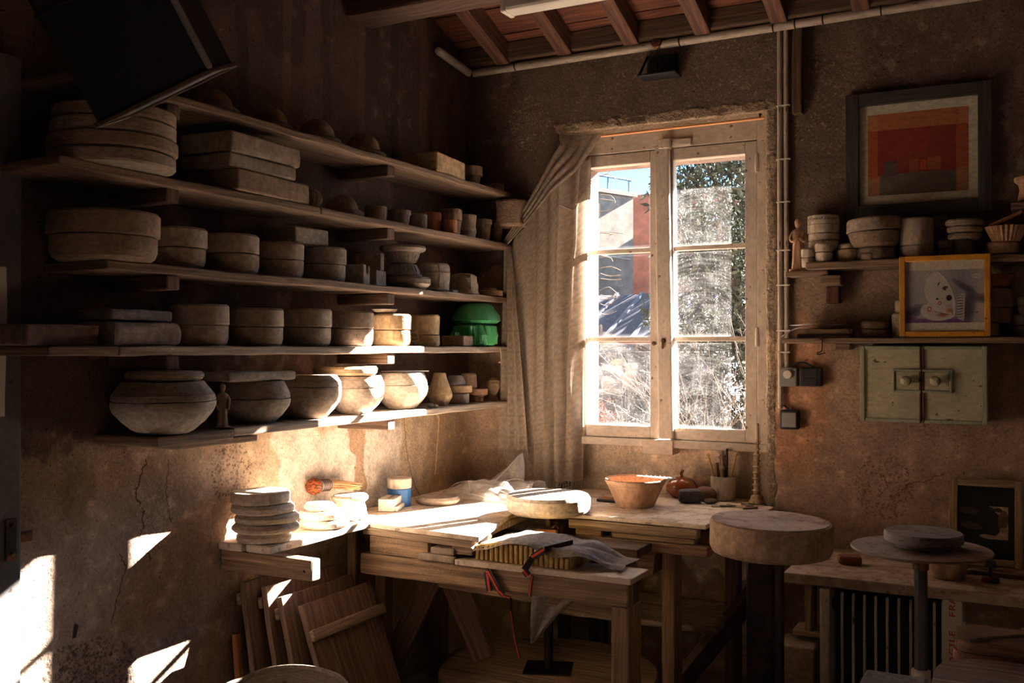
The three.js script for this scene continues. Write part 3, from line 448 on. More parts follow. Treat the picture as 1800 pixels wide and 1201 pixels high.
{ const t = thing('dry_creeper', 'dry creeper stems on the outer window reveal', 'plant', [0.46, 0, -0.40]); const q = mulberry(733), gs = []; for (let k = 0; k < 22; k++) { const y = 1.0 + q() * 1.1; gs.push(tube([[0, y, 0], [0.02 + 0.03 * q(), y + 0.03 * (q() - 0.5), -0.02], [0.03 + 0.07 * q(), y + 0.08 * (q() - 0.5), -0.03]], 0.0018, { seg: 4, rad: 4 })); } part(t, 'twigs', mergeGeometries(gs), bark).userData.kind = 'stuff'; }
// ------------------------------------------------------------------ plank shelves on the left wall
const SH = [1.955, 1.737, 1.510, 1.302, 1.073];     // tops of the five shelves
const shelfNames = ['top', 'second', 'third', 'fourth', 'lowest'];
function wallShelf(k, z0, z1, boards) {
  const t = thing('wall_shelf', `${shelfNames[k]} wall shelf, a long ${['dark', 'speckled', 'dusty brown', 'dusty grey', 'pale dusty'][k]} plank across the left wall`, 'shelf', [0, SH[k], 0], 0, 'plank shelves on the left wall');
  for (const [a, b, x, dy, th, m] of boards) part(t, 'plank', move(rbox(x, th, b - a, { axis: 2, b: 0.004, n: [2, 1, 40], amp: 0.0035, fr: 9 }), x / 2 + 0.002, -th / 2 + dy, (a + b) / 2), m ?? M.shelf);
  for (const z of [0.88, 1.87].filter((q) => q < z1)) part(t, 'bracket', move(rbox(0.215, 0.038, 0.045, { b: 0.004, n: [4, 1, 1], amp: 0.002 }), 0.1085, -0.022 - 0.021, z + 0.02), M.bracket);
  return t;
}
wallShelf(0, 0, 2.18, [[0.01, 2.18, 0.228, 0, 0.022]]);
wallShelf(1, 0, 2.24, [[0.01, 1.30, 0.226, 0, 0.024], [1.303, 2.245, 0.229, 0, 0.024]]);
wallShelf(2, 0, 2.14, [[0.01, 2.11, 0.228, 0, 0.023]]);
{ const t = wallShelf(3, 0, 2.32, [[0.01, 2.07, 0.226, 0, 0.024, M.shelfPale], [2.073, 2.27, 0.226, 0, 0.022]]);
  part(t, 'hook', tube([[0.231, -0.01, 0.13], [0.235, -0.035, 0.13], [0.235, -0.058, 0.13], [0.235, -0.062, 0.14], [0.235, -0.066, 0.152], [0.235, -0.066, 0.125]], 0.0028, { rad: 6, tension: 0.1 }), M.cream, 'bent painted wire hook'); }
{ const t = wallShelf(4, 0, 1.70, [[0.01, 1.672, 0.222, 0, 0.024, M.shelfPale], [1.676, 1.955, 0.226, -0.002, 0.026, M.shelf]]); part(t, 'under_board', move(rbox(0.19, 0.018, 0.30, { axis: 2, n: [1, 1, 8], amp: 0.003 }), 0.10, -0.037, 1.70), M.shelfPale); }

// ---- moulds and pots
reach = 0.022;
function mould(label, k, z, r, h, o = {}) {
  const t = thing('round_mould', label, 'mould', [o.x ?? 0.118, (o.y ?? SH[k]) + 0.001, z], rnd() * 6, o.group ?? 'round two-part moulds'), hs = h * (o.split ?? 0.5), r2 = r * (o.wide ?? 1.02), m = o.m ?? M.mould;
  part(t, 'lower_half', lathe([[0.0001, 0], [r * 0.86, 0], [r * 0.95, 0.007], [r, 0.022], [r, hs - 0.003], [r - 0.003, hs], [0.0001, hs]], { amp: 0.0016, fr: 26 }), m);
  const u = part(t, 'upper_half', lathe([[0.0001, 0], [r2 - 0.003, 0], [r2, 0.003], [r2, h - hs - 0.007], [r2 - 0.005, h - hs - 0.001], [0.0001, h - hs]], { amp: 0.0016, fr: 26 }), o.m2 ?? m); u.position.set((o.off ?? 0), hs + 0.0012, (o.off ?? 0) * 0.5);
  return t;
}
function slab(label, at, w, h, d, m, o = {}) { return solo(o.name ?? 'plaster_slab', label, o.cat ?? 'slab', rbox(w, h, d, { b: 0.006, n: [4, 2, 4], amp: 0.0025, fr: 20, ...o.g }), m, [at[0], at[1] + h / 2 + 0.0008, at[2]], o.turn ?? 0, o.group); }
function disc(label, at, r, h, m, o = {}) { return solo(o.name ?? 'plaster_disc', label, o.cat ?? 'disc', lathe(DISC(r, h, o.b ?? 0.006, o.bot ?? o.b ?? 0.006), { amp: o.amp ?? 0.002, fr: 22 }), m, [at[0], at[1] + 0.0008, at[2]], rnd() * 6, o.group); }
function cap(label, k, z, r, h, m, x = 0.118) {
  const t = thing('dome_mould', label, 'mould', [x, SH[k] + 0.001, z], rnd() * 6, 'dome moulds');
  part(t, 'brim', lathe([[0.0001, 0], [r - 0.006, 0], [r, 0.006], [r - 0.001, 0.012], [r - 0.012, 0.019], [0.0001, 0.019]], { amp: 0.0015 }), m);
  const pts = []; for (let i = 0; i <= 12; i++) { const a = i / 12 * Math.PI / 2; pts.push([Math.max(0.0001, r * 0.74 * Math.cos(a)), 0.0185 + (h - 0.0185) * Math.sin(a)]); } part(t, 'dome', lathe(pts, { amp: 0.0012 }), M.mouldDark.clone());
  t.children[1].material = m === M.mouldGrey ? M.mouldBrown : m;
  return t;
}
function cup(name, label, at, r0, r1, h, m, o = {}) {
  const w = o.wall ?? 0.006, t = thing(name, label, o.cat ?? 'cup', [at[0], at[1] + 0.0008, at[2]], rnd() * 6, o.group);
  part(t, 'body', lathe([[0.0001, 0], [r0 - 0.003, 0], [r0, 0.003], ...(o.mid ?? []), [r1, h - 0.003], [r1 - 0.002, h], [r1 - w, h - 0.001], [Math.min(r0, r1) - w, 0.012], [0.0001, 0.012]], { amp: o.amp ?? 0.0016, fr: 30 }), m);
  if (o.band) part(t, 'rim_band', lathe([[r1 * 0.985, h * o.band], [r1 + 0.004, h * o.band], [r1 + 0.004, h - 0.001], [r1 - 0.003, h + 0.0008], [r1 - 0.003, h * o.band]], { amp: 0.001 }), o.bandM ?? m);
  return t;
}
// top shelf
cap('dome-shaped mould with brim, leftmost on the top shelf', 0, 1.655, 0.080, 0.075, M.mouldGrey); cap('dark dome-shaped mould, second from left on the top shelf', 0, 1.41, 0.072, 0.074, M.mouldBrown);
cap('dome-shaped mould, third from left on the top shelf', 0, 1.185, 0.080, 0.082, M.mouldGrey); cap('dome-shaped mould beside the long slab on the top shelf', 0, 0.93, 0.080, 0.085, M.mouldGrey);
slab('long pale plaster slab lying on the top shelf', [0.125, SH[0], 0.475], 0.15, 0.072, 0.26, M.mouldOchre, { turn: 0.12 });
cup('plaster_cup', 'dark banded cup near the corner on the top shelf', [0.12, SH[0], 0.185], 0.036, 0.045, 0.085, M.mouldDark, { band: 0.55, bandM: M.mouldBrown, cat: 'cup' });
slab('small wooden block at the corner end of the top shelf', [0.155, SH[0], 0.045], 0.075, 0.032, 0.05, M.ply, { name: 'wood_block', cat: 'block' });
// second shelf
{ const at = [0.158, SH[1], 2.035]; let y = 0; [[0.150, 0.034], [0.152, 0.036], [0.147, 0.034], [0.143, 0.032]].forEach(([r, h], i) => { disc(['bottom disc of the tall stack of broad moulds on the second shelf', 'second disc from the bottom of the broad stack on the second shelf', 'third disc from the bottom of the broad stack on the second shelf', 'top disc of the broad stack on the second shelf'][i], [at[0] + 0.004 * i, at[1] + y, at[2]], r, h, i % 2 ? M.mouldBrown : M.mould, { b: 0.005, group: 'broad stacked discs' }); y += h + 0.0016; }); }
[[0.19, 0.060, 0.33, 0.10, M.mouldBrown], [0.19, 0.040, 0.29, 0.04, M.mouldGrey], [0.19, 0.058, 0.31, 0.10, M.mould]].reduce((y, [w, h, d, turn, m], i) => { slab(['long plaster slab at the bottom of the pile of three', 'thin grey slab in the middle of the pile of three', 'slab on top of the pile of three'][i], [0.12, y, [1.50, 1.545, 1.535][i]], w, h, d, m, { turn: turn * 0.6, group: 'pile of rectangular slabs' }); return y + h + 0.0016; }, SH[1]);
{ const t = thing('fluted_mould', 'small fluted shell mould beside the slab pile', 'mould', [0.12, SH[1] + 0.001, 1.235]); const g = lathe([[0.0001, 0], [0.028, 0], [0.044, 0.022], [0.047, 0.034], [0.047, 0.038], [0.040, 0.055], [0.022, 0.070], [0.0001, 0.074]], { seg: 96 }); const p = g.attributes.position; for (let i = 0; i < p.count; i++) { const a = Math.atan2(p.getZ(i), p.getX(i)), k = 1 + 0.06 * Math.sin(a * 16 + p.getY(i) * 30); p.setX(i, p.getX(i) * k); p.setZ(i, p.getZ(i) * k); } part(t, 'body', toCreasedNormals(g, 0.8), M.mouldBrown); part(t, 'seam', new THREE.TorusGeometry(0.047, 0.002, 5, 40).rotateX(Math.PI / 2).translate(0, 0.036, 0), M.mouldDark); }
cap('smooth dome mould between the shell mould and the cups', 1, 1.05, 0.074, 0.072, M.mouldBrown);
cup('plaster_cup', 'small plain cup, leftmost of the cups on the second shelf', [0.125, SH[1], 0.865], 0.036, 0.040, 0.055, M.mould); cup('plaster_cup', 'speckled cup with a groove on the second shelf', [0.125, SH[1], 0.715], 0.030, 0.038, 0.060, M.mouldGrey, { band: 0.7, mid: [[0.036, 0.02]] });
cup('plaster_cup', 'pitted squat cup left of the terracotta cup', [0.125, SH[1], 0.59], 0.032, 0.036, 0.060, M.mouldGrey, { mid: [[0.036, 0.025]], amp: 0.003 });
cup('terracotta_cup', 'tall terracotta cup on the second shelf', [0.118, SH[1], 0.487], 0.038, 0.040, 0.078, M.terra); cup('terracotta_cup', 'short terracotta cup in front of the tall terracotta cup', [0.180, SH[1], 0.445], 0.026, 0.028, 0.052, M.terra);
cup('plaster_cup', 'cracked rough cup standing with a broken rim', [0.125, SH[1], 0.345], 0.030, 0.040, 0.062, M.mould, { amp: 0.003 }); cup('plaster_bowl', 'rough pot stacked on the cracked cup', [0.125, SH[1] + 0.0625, 0.345], 0.041, 0.045, 0.044, M.mouldBrown, { amp: 0.004 });
cup('plaster_cup', 'tall pale cup right of the stacked rough cups', [0.125, SH[1], 0.222], 0.032, 0.040, 0.100, M.mould, { mid: [[0.040, 0.035], [0.036, 0.05]] }); cup('plaster_cup', 'tapered cup with a grey band under its rim', [0.13, SH[1], 0.10], 0.028, 0.036, 0.094, M.mould, { band: 0.78, bandM: M.mouldGrey, mid: [[0.034, 0.055]] });
cup('wood_cup', 'dark turned cup at the corner end of the second shelf', [0.165, SH[1], 0.038], 0.018, 0.024, 0.085, M.bracket, { cat: 'cup', wall: 0.004 });
// third shelf
mould('largest two-part round mould, at the left end of the third shelf', 2, 2.045, 0.126, 0.117, { x: 0.142, wide: 1.045, m: M.mouldBrown }); mould('two-part round mould, second from left on the third shelf', 2, 1.785, 0.076, 0.108, { wide: 1.06, m: M.mould });
mould('two-part round mould with a chipped lower edge, third on the third shelf', 2, 1.575, 0.079, 0.111, { off: -0.002 }); mould('two-part round mould, fourth from left on the third shelf', 2, 1.36, 0.070, 0.108); mould('two-part round mould, right-hand one of the five on the third shelf', 2, 1.148, 0.072, 0.111, { m: M.mouldGrey });
slab('plaster block lying on top of two round moulds on the third shelf', [0.082, SH[2] + 0.114, 1.25], 0.14, 0.052, 0.165, M.mouldGrey, { name: 'plaster_block', cat: 'block' });
{ const t = thing('notched_block', 'small plaster block with a rounded notch on the third shelf', 'block', [0.13, SH[2] + 0.001, 0.985], 0.35); const s = new THREE.Shape(); s.moveTo(-0.036, 0); s.lineTo(0.036, 0); s.lineTo(0.036, 0.064); s.lineTo(0.026, 0.066); s.absarc(0.008, 0.052, 0.019, 0.5, -Math.PI * 0.98, true); s.lineTo(-0.012, 0.066); s.lineTo(-0.036, 0.066); const g = new THREE.ExtrudeGeometry(s, { depth: 0.07, bevelSize: 0.002, bevelThickness: 0.002, bevelSegments: 1 }).rotateY(Math.PI / 2).translate(-0.035, 0, 0); part(t, 'body', boxUV(g), M.mouldGrey); }
{ const t = thing('corner_block', 'tall stepped plaster block beside the fluted stand', 'block', [0.10, SH[2] + 0.001, 0.875], 0.2); part(t, 'lower_block', move(rbox(0.10, 0.056, 0.085, { amp: 0.001 }), 0, 0.028, 0), M.mouldGrey); part(t, 'upper_block', move(rbox(0.10, 0.062, 0.03, { amp: 0.001 }), 0, 0.0875, -0.012), M.mould); }
function fluted(t, name, y, pts, n, m, up) { const g = lathe(pts, { seg: 120, crease: 0.9 }), p = g.attributes.position, ys = pts.map((q) => q[1]), lo = Math.min(...ys), hi = Math.max(...ys); for (let i = 0; i < p.count; i++) { const a = Math.atan2(p.getZ(i), p.getX(i)), f = (p.getY(i) - lo) / (hi - lo), e = Math.sin(Math.PI * clamp(f)) , k = 1 - 0.10 * e * Math.max(0, Math.sin(a * n)); p.setX(i, p.getX(i) * k); p.setZ(i, p.getZ(i) * k); } const q = toCreasedNormals(g, 0.9); part(t, name, q.translate(0, y, 0), m); }
disc('thick pitted slab under the fluted cake stand', [0.128, SH[2], 0.672], 0.088, 0.046, M.mouldGrey, { name: 'plaster_disc', b: 0.008, bot: 0.02, amp: 0.003 });
{ const t = thing('fluted_bowl', 'fluted bowl turned upside down under the fluted dish', 'bowl', [0.122, SH[2] + 0.048, 0.69]); fluted(t, 'body', 0, [[0.068, 0.0], [0.066, 0.006], [0.062, 0.022], [0.052, 0.042], [0.04, 0.046], [0.0001, 0.047]], 22, M.slate); part(t, 'rim', lathe([[0.060, 0], [0.071, 0], [0.071, 0.006], [0.060, 0.007]]), M.slate); }
{ const t = thing('fluted_dish', 'fluted dish with a wide rim standing on the upturned bowl', 'dish', [0.122, SH[2] + 0.096, 0.69]); fluted(t, 'body', 0, [[0.0001, 0], [0.040, 0], [0.050, 0.006], [0.060, 0.024], [0.064, 0.040], [0.064, 0.042]], 22, M.mouldGrey); part(t, 'rim', lathe([[0.0001, 0.030], [0.066, 0.040], [0.082, 0.046], [0.086, 0.054], [0.083, 0.062], [0.070, 0.062], [0.0001, 0.036]]), M.mouldGrey); }
{ const t = thing('tied_mould', 'cracked rough round mould tied with string', 'mould', [0.12, SH[2] + 0.001, 0.492]); part(t, 'body', lathe([[0.0001, 0], [0.062, 0], [0.070, 0.006], [0.072, 0.05], [0.071, 0.10], [0.064, 0.108], [0.0001, 0.108]], { amp: 0.004, fr: 34 }), M.mouldGrey); part(t, 'string', new THREE.TorusGeometry(0.0735, 0.0022, 6, 60).rotateX(Math.PI / 2).translate(0, 0.072, 0), M.rope, 'string tied round the middle'); part(t, 'crack', move(rbox(0.003, 0.09, 0.004, { n: [1, 8, 1], amp: 0.004, fr: 60 }), 0.060, 0.06, 0.038), M.mouldDark); }
slab('broken lump of plaster between the tied and the wrapped mould', [0.165, SH[2], 0.40], 0.03, 0.012, 0.04, M.mouldGrey, { name: 'plaster_crumb', cat: 'crumb', g: { amp: 0.004, fr: 50 } });
{ const t = thing('wrapped_mould', 'small mould wrapped in crumpled yellowed paper on the third shelf', 'mould', [0.128, SH[2] + 0.001, 0.262], 0.3); part(t, 'body', move(rbox(0.095, 0.085, 0.095, { b: 0.018, n: [6, 6, 6], amp: 0.004, fr: 30 }), 0, 0.0425, 0), M.mouldGrey); part(t, 'wrapping', rough(sheet(16, 14, (u, v) => { const a = (u - 0.3) * 2.2; return [0.056 * Math.cos(a) * (1 + 0.12 * v), 0.072 * (1 - v) + 0.002, 0.056 * Math.sin(a) * (1 + 0.10 * v)]; }), 0.006, 60, 5), std({ color: lin(0.55, 0.42, 0.26), map: T.chalk, roughness: 0.5, side: THREE.DoubleSide })); }
{ const t = thing('lidded_plate', 'flat wooden plate with a raised centre at the corner end of the third shelf', 'plate', [0.140, SH[2] + 0.001, 0.068]); part(t, 'plate', lathe(DISC(0.062, 0.026, 0.004), { amp: 0.001 }), M.clay); part(t, 'raised_centre', lathe(DISC(0.036, 0.010, 0.003)).translate(0, 0.026, 0), M.clay); }
// fourth shelf
slab('long dark block at the left end of the fourth shelf', [0.10, SH[3], 2.175], 0.13, 0.050, 0.20, M.mouldDark, { name: 'plaster_block', cat: 'block' });
slab('wide plaster block wrapped in wrinkled pale cloth on the fourth shelf', [0.115, SH[3], 1.948], 0.155, 0.060, 0.215, M.mouldGrey, { name: 'plaster_block', cat: 'block', g: { n: [8, 6, 10], amp: 0.006, fr: 26, b: 0.012 } }); slab('thin grey slab lying on the wrapped block', [0.115, SH[3] + 0.064, 1.955], 0.13, 0.027, 0.19, M.slate);
[[1.702, 0.080, 0.114, 'two-part round mould beside the wrapped block on the fourth shelf', M.mould], [1.476, 0.083, 0.111, 'two-part round mould, second of the row on the fourth shelf', M.mould], [1.235, 0.078, 0.117, 'two-part round mould, third of the row on the fourth shelf', M.mould]].forEach(([z, r, h, l, m]) => mould(l, 3, z, r, h, { m }));
{ const t = mould('two-part mould with faint stamped letters on the fourth shelf', 3, 0.995, 0.073, 0.117, { m: M.mould }); t.rotation.y = 0; const a = 0.45; const tx = canvasTex(256, 96, (c, w, h) => { c.clearRect(0, 0, w, h); c.fillStyle = 'rgba(70,45,35,0.65)'; c.font = 'bold 66px sans-serif'; c.fillText('IM', 12, 72); c.fillText('\u2018 1', 150, 72); });
  const g = sheet(12, 2, (u, v) => { const b = 0.15 + u * 0.75; return [0.0737 * Math.sin(b + a * 0.3), 0.046 - v * 0.022, 0.0737 * Math.cos(b + a * 0.3)]; }); const uv = g.attributes.uv; for (let i = 0; i < uv.count; i++) uv.setY(i, 1 - uv.getY(i)); part(t, 'stamp', g, std({ map: tx, transparent: true, side: THREE.DoubleSide }), 'faint stamped letters'); }
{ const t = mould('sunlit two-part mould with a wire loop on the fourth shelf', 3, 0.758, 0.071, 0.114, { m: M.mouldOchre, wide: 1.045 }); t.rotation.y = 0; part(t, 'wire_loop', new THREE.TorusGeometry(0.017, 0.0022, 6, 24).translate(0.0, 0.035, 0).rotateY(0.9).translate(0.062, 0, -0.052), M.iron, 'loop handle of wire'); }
{ const t = thing('small_dish', 'small shallow white dish on the sunlit mould', 'dish', [0.112, SH[3] + 0.1165, 0.79]); part(t, 'body', lathe([[0.0001, 0], [0.020, 0], [0.040, 0.008], [0.046, 0.016], [0.044, 0.017], [0.020, 0.004], [0.0001, 0.003]]), M.mouldPale); }
{ const t = thing('oval_mould', 'ochre two-part oval mould right of the wire loop', 'mould', [0.115, SH[3] + 0.001, 0.545], 0.2); const lo = lathe([[0.0001, 0], [0.058, 0], [0.064, 0.008], [0.064, 0.040], [0.0001, 0.041]], { amp: 0.002 }), up = lathe([[0.0001, 0], [0.064, 0], [0.064, 0.070], [0.058, 0.076], [0.0001, 0.076]], { amp: 0.004 }); part(t, 'lower_half', lo.scale(1.05, 1, 0.92), M.mouldOchre); part(t, 'upper_half', up.scale(1.05, 1, 0.92).translate(0, 0.042, 0), M.mouldOchre); }
slab('low rectangular slab in front of the green bags', [0.135, SH[3], 0.315], 0.095, 0.042, 0.125, M.mouldBrown, { turn: 0.25 });
{ const film = (pts, seg, amp, s, y) => { const g = lathe(pts, { seg, crease: 3 }); const p = g.attributes.position; for (let i = 0; i < p.count; i++) { const x = p.getX(i), yy = p.getY(i), z = p.getZ(i), a = Math.atan2(z, x), k = 1 + amp * (Math.abs(Math.sin(a * 9 + 3 * n3(x * 20, yy * 20, z * 20, s))) - 0.5) + amp * n3(x * 40, yy * 30, z * 40, s + 3); p.setXYZ(i, x * k, yy + 0.01 * amp * n3(x * 50, yy * 50, z * 50, s + 8), z * k); } return toCreasedNormals(g, 0.5).translate(0, y, 0); };
  const a = thing('bagged_bowl', 'bowl bagged in crumpled green plastic, standing on the shelf', 'bowl', [0.125, SH[3] + 0.001, 0.165]); part(a, 'bowl', lathe([[0.0001, 0], [0.05, 0], [0.07, 0.06], [0.075, 0.085], [0.0001, 0.085]]), M.mouldBrown); part(a, 'plastic_bag', film([[0.072, 0.002], [0.085, 0.01], [0.092, 0.045], [0.084, 0.082], [0.06, 0.090], [0.0001, 0.091]], 80, 0.16, 3, 0), M.greenFilm, 'crumpled green plastic'); part(a, 'bag_corner', film([[0.002, 0], [0.03, 0.01], [0.016, 0.055], [0.005, 0.06]], 30, 0.3, 7, 0).translate(-0.02, 0, 0.12), M.greenFilm);
  const b = thing('bagged_bowl', 'upturned bowl bagged in green plastic on top of the other bag', 'bowl', [0.125, SH[3] + 0.094, 0.145]); part(b, 'bowl', lathe([[0.0001, 0], [0.085, 0.002], [0.09, 0.02], [0.055, 0.07], [0.0001, 0.075]]), M.mouldBrown); part(b, 'plastic_bag', film([[0.0001, 0], [0.085, 0.0], [0.100, 0.012], [0.094, 0.035], [0.068, 0.072], [0.045, 0.084], [0.0001, 0.086]], 80, 0.05, 13, 0), M.greenFilm, 'tight green plastic'); }
// lowest shelf: bowl moulds
function bowlMould(label, z, r, h, m, x, o = {}) {
  const t = thing('bowl_mould', label, 'mould', [x, SH[4] + 0.001, z], rnd() * 6, 'rounded bowl moulds'), s = o.seam ?? 0.62, top = o.top ?? 0.80;
  part(t, 'lower_half', lathe([[0.0001, 0], [r * 0.50, 0], [r * 0.58, 0.006], [r * 0.80, h * 0.22], [r * 0.955, h * 0.40], [r, h * 0.52], [r, h * s - 0.002], [r - 0.002, h * s], [0.0001, h * s]], { amp: 0.0022, fr: 22 }), m);
  part(t, 'upper_half', lathe([[0.0001, h * s + 0.001], [r - 0.002, h * s + 0.001], [r * 0.998, h * s + 0.003], [r * 0.985, h * (s + 0.12)], [r * (top + 0.05), h * 0.93], [r * top, h - 0.001], [0.0001, h]], { amp: 0.002, fr: 24 }), m);
  return t;
}
bowlMould('large bowl mould with a flat lid, leftmost on the lowest shelf', 1.852, 0.133, 0.136, M.mouldGrey, 0.142, { top: 0.78 }); disc('flat lid on the leftmost bowl mould', [0.142, SH[4] + 0.138, 1.848], 0.100, 0.024, M.mouldGrey, { b: 0.008 });
bowlMould('bowl mould behind the small statuette, under a wide slab', 1.475, 0.105, 0.127, M.mouldGrey, 0.118, { seam: 0.58 }); slab('wide rough slab on the bowl mould behind the statuette', [0.112, SH[4] + 0.1285, 1.525], 0.175, 0.027, 0.275, M.mouldGrey, { g: { n: [8, 2, 10], amp: 0.005, b: 0.008 } });
bowlMould('dark bowl mould in the middle of the lowest shelf', 1.235, 0.108, 0.138, M.mould, 0.122, { seam: 0.72, top: 0.86 });
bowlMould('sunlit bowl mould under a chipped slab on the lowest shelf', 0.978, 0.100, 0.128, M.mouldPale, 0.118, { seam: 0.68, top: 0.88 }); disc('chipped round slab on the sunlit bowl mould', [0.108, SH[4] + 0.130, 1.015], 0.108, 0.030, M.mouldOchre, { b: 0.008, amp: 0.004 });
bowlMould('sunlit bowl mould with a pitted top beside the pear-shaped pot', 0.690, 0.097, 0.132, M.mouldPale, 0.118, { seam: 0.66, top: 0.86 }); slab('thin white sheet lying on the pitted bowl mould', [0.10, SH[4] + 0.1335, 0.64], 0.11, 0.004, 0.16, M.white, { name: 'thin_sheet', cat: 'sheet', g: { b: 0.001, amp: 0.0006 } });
{ const t = thing('pear_pot', 'smooth pear-shaped pot with a flat top', 'pot', [0.138, SH[4] + 0.001, 0.455]); part(t, 'body', lathe([[0.0001, 0], [0.026, 0], [0.032, 0.003], [0.049, 0.032], [0.050, 0.042], [0.044, 0.062], [0.030, 0.10], [0.024, 0.122], [0.022, 0.125], [0.0001, 0.125]], { amp: 0.0012, crease: 0.9 }), M.mouldOchre); }
{ const g = 'small stacked moulds near the corner'; disc('round drum mould under two small moulds near the corner', [0.125, SH[4], 0.292], 0.043, 0.042, M.mouldGrey, { name: 'small_mould', cat: 'mould', b: 0.004, group: g }); disc('wider disc in the middle of the small stack near the corner', [0.128, SH[4] + 0.0436, 0.290], 0.052, 0.030, M.clay, { name: 'small_mould', cat: 'mould', b: 0.004, group: g }); solo('small_mould', 'dome-topped mould on the small stack near the corner', 'mould', lathe([[0.0001, 0], [0.04, 0], [0.043, 0.005], [0.042, 0.014], [0.030, 0.034], [0.026, 0.037], [0.0001, 0.037]], { amp: 0.0015 }), M.slate, [0.118, SH[4] + 0.0755, 0.305], 0, g);
  cup('small_dish', 'footed dish right of the small mould stack', [0.125, SH[4], 0.155], 0.034, 0.053, 0.054, M.terraPale, { cat: 'dish', mid: [[0.036, 0.022], [0.053, 0.030]] }); disc('dark drum mould standing on the footed dish', [0.115, SH[4] + 0.056, 0.19], 0.032, 0.062, M.mouldBrown, { name: 'small_mould', cat: 'mould', amp: 0.004, group: g }); }
[[0.19, 0.565, 0.010], [0.178, 0.585, 0.013], [0.188, 1.04, 0.008]].forEach(([x, z, r], i) => solo('pebble', ['tiny pale pebble beside the pear-shaped pot', 'grey pebble behind the tiny pale one', 'tiny pebble in front of the sunlit bowl mould'][i], 'pebble', rough(new THREE.IcosahedronGeometry(r, 2), r * 0.2, 60, i).scale(1, 0.7, 1), i === 1 ? M.slate : M.mouldPale, [x, SH[4] + r * 0.68, z], 0));
// clay figures, each one continuous skin
function loft(sec, seg = 28) { return sheet(seg, sec.length - 1, (u, v) => { const s = sec[Math.round(v * (sec.length - 1))], a = u * 2 * Math.PI; return [(s[3] ?? 0) + s[1] * Math.cos(a), s[0], (s[4] ?? 0) + s[2] * Math.sin(a) * (1 + (s[5] ?? 0) * Math.cos(a * 5))]; }, { su: 0.2, sv: 0.2 }); }
function figure(name, label, at, H, turn, m, pose) {
  const t = thing(name, label, 'statuette', at, turn), k = H;
  const body = loft([[0.0, 0.0, 0], [0.0, 0.17 * k, 0.14 * k], [0.045 * k, 0.17 * k, 0.14 * k], [0.05 * k, 0.125 * k, 0.10 * k, 0, 0, 0.15], [0.20 * k, 0.110 * k, 0.085 * k, 0, 0, 0.2], [0.40 * k, 0.105 * k, 0.08 * k, 0, 0, 0.2], [0.50 * k, 0.100 * k, 0.078 * k, 0, 0, 0.1], [0.58 * k, 0.082 * k, 0.066 * k], [0.66 * k, 0.105 * k, 0.075 * k], [0.73 * k, 0.118 * k, 0.075 * k], [0.775 * k, 0.095 * k, 0.062 * k], [0.80 * k, 0.042 * k, 0.042 * k], [0.83 * k, 0.040 * k, 0.042 * k, 0, 0.006 * k], [0.85 * k, 0.056 * k, 0.062 * k, 0, 0.010 * k], [0.90 * k, 0.066 * k, 0.076 * k, 0, 0.010 * k], [0.95 * k, 0.062 * k, 0.070 * k, 0, 0.004 * k], [0.985 * k, 0.040 * k, 0.046 * k, 0, 0.0], [1.0 * k, 0.002 * k, 0.002 * k]].map((s) => [...s, 0, 0, 0].slice(0, 6)), 36);
  const arm = (s) => tube([[0.10 * s * k, 0.73 * k, 0.0], [0.145 * s * k, 0.62 * k, 0.015 * k], pose ? [0.10 * s * k, 0.56 * k, 0.07 * k] : [0.13 * s * k, 0.50 * k, 0.03 * k], pose ? [0.02 * s * k, 0.62 * k, 0.085 * k] : [0.11 * s * k, 0.42 * k, 0.06 * k]], 0.028 * k, { rad: 8 });
  const nose = new THREE.ConeGeometry(0.012 * k, 0.03 * k, 6).rotateX(0.4).translate(0, 0.895 * k, 0.088 * k);
  part(t, 'body', rough(mergeGeometries([body, arm(1), arm(-1), nose]), 0.004 * k, 30, 5), m);
  return t;
}
figure('clay_statuette', 'small brown clay figure standing between the two left bowl moulds', [0.172, SH[4] + 0.001, 1.665], 0.125, 1.0, M.mouldBrown, false);
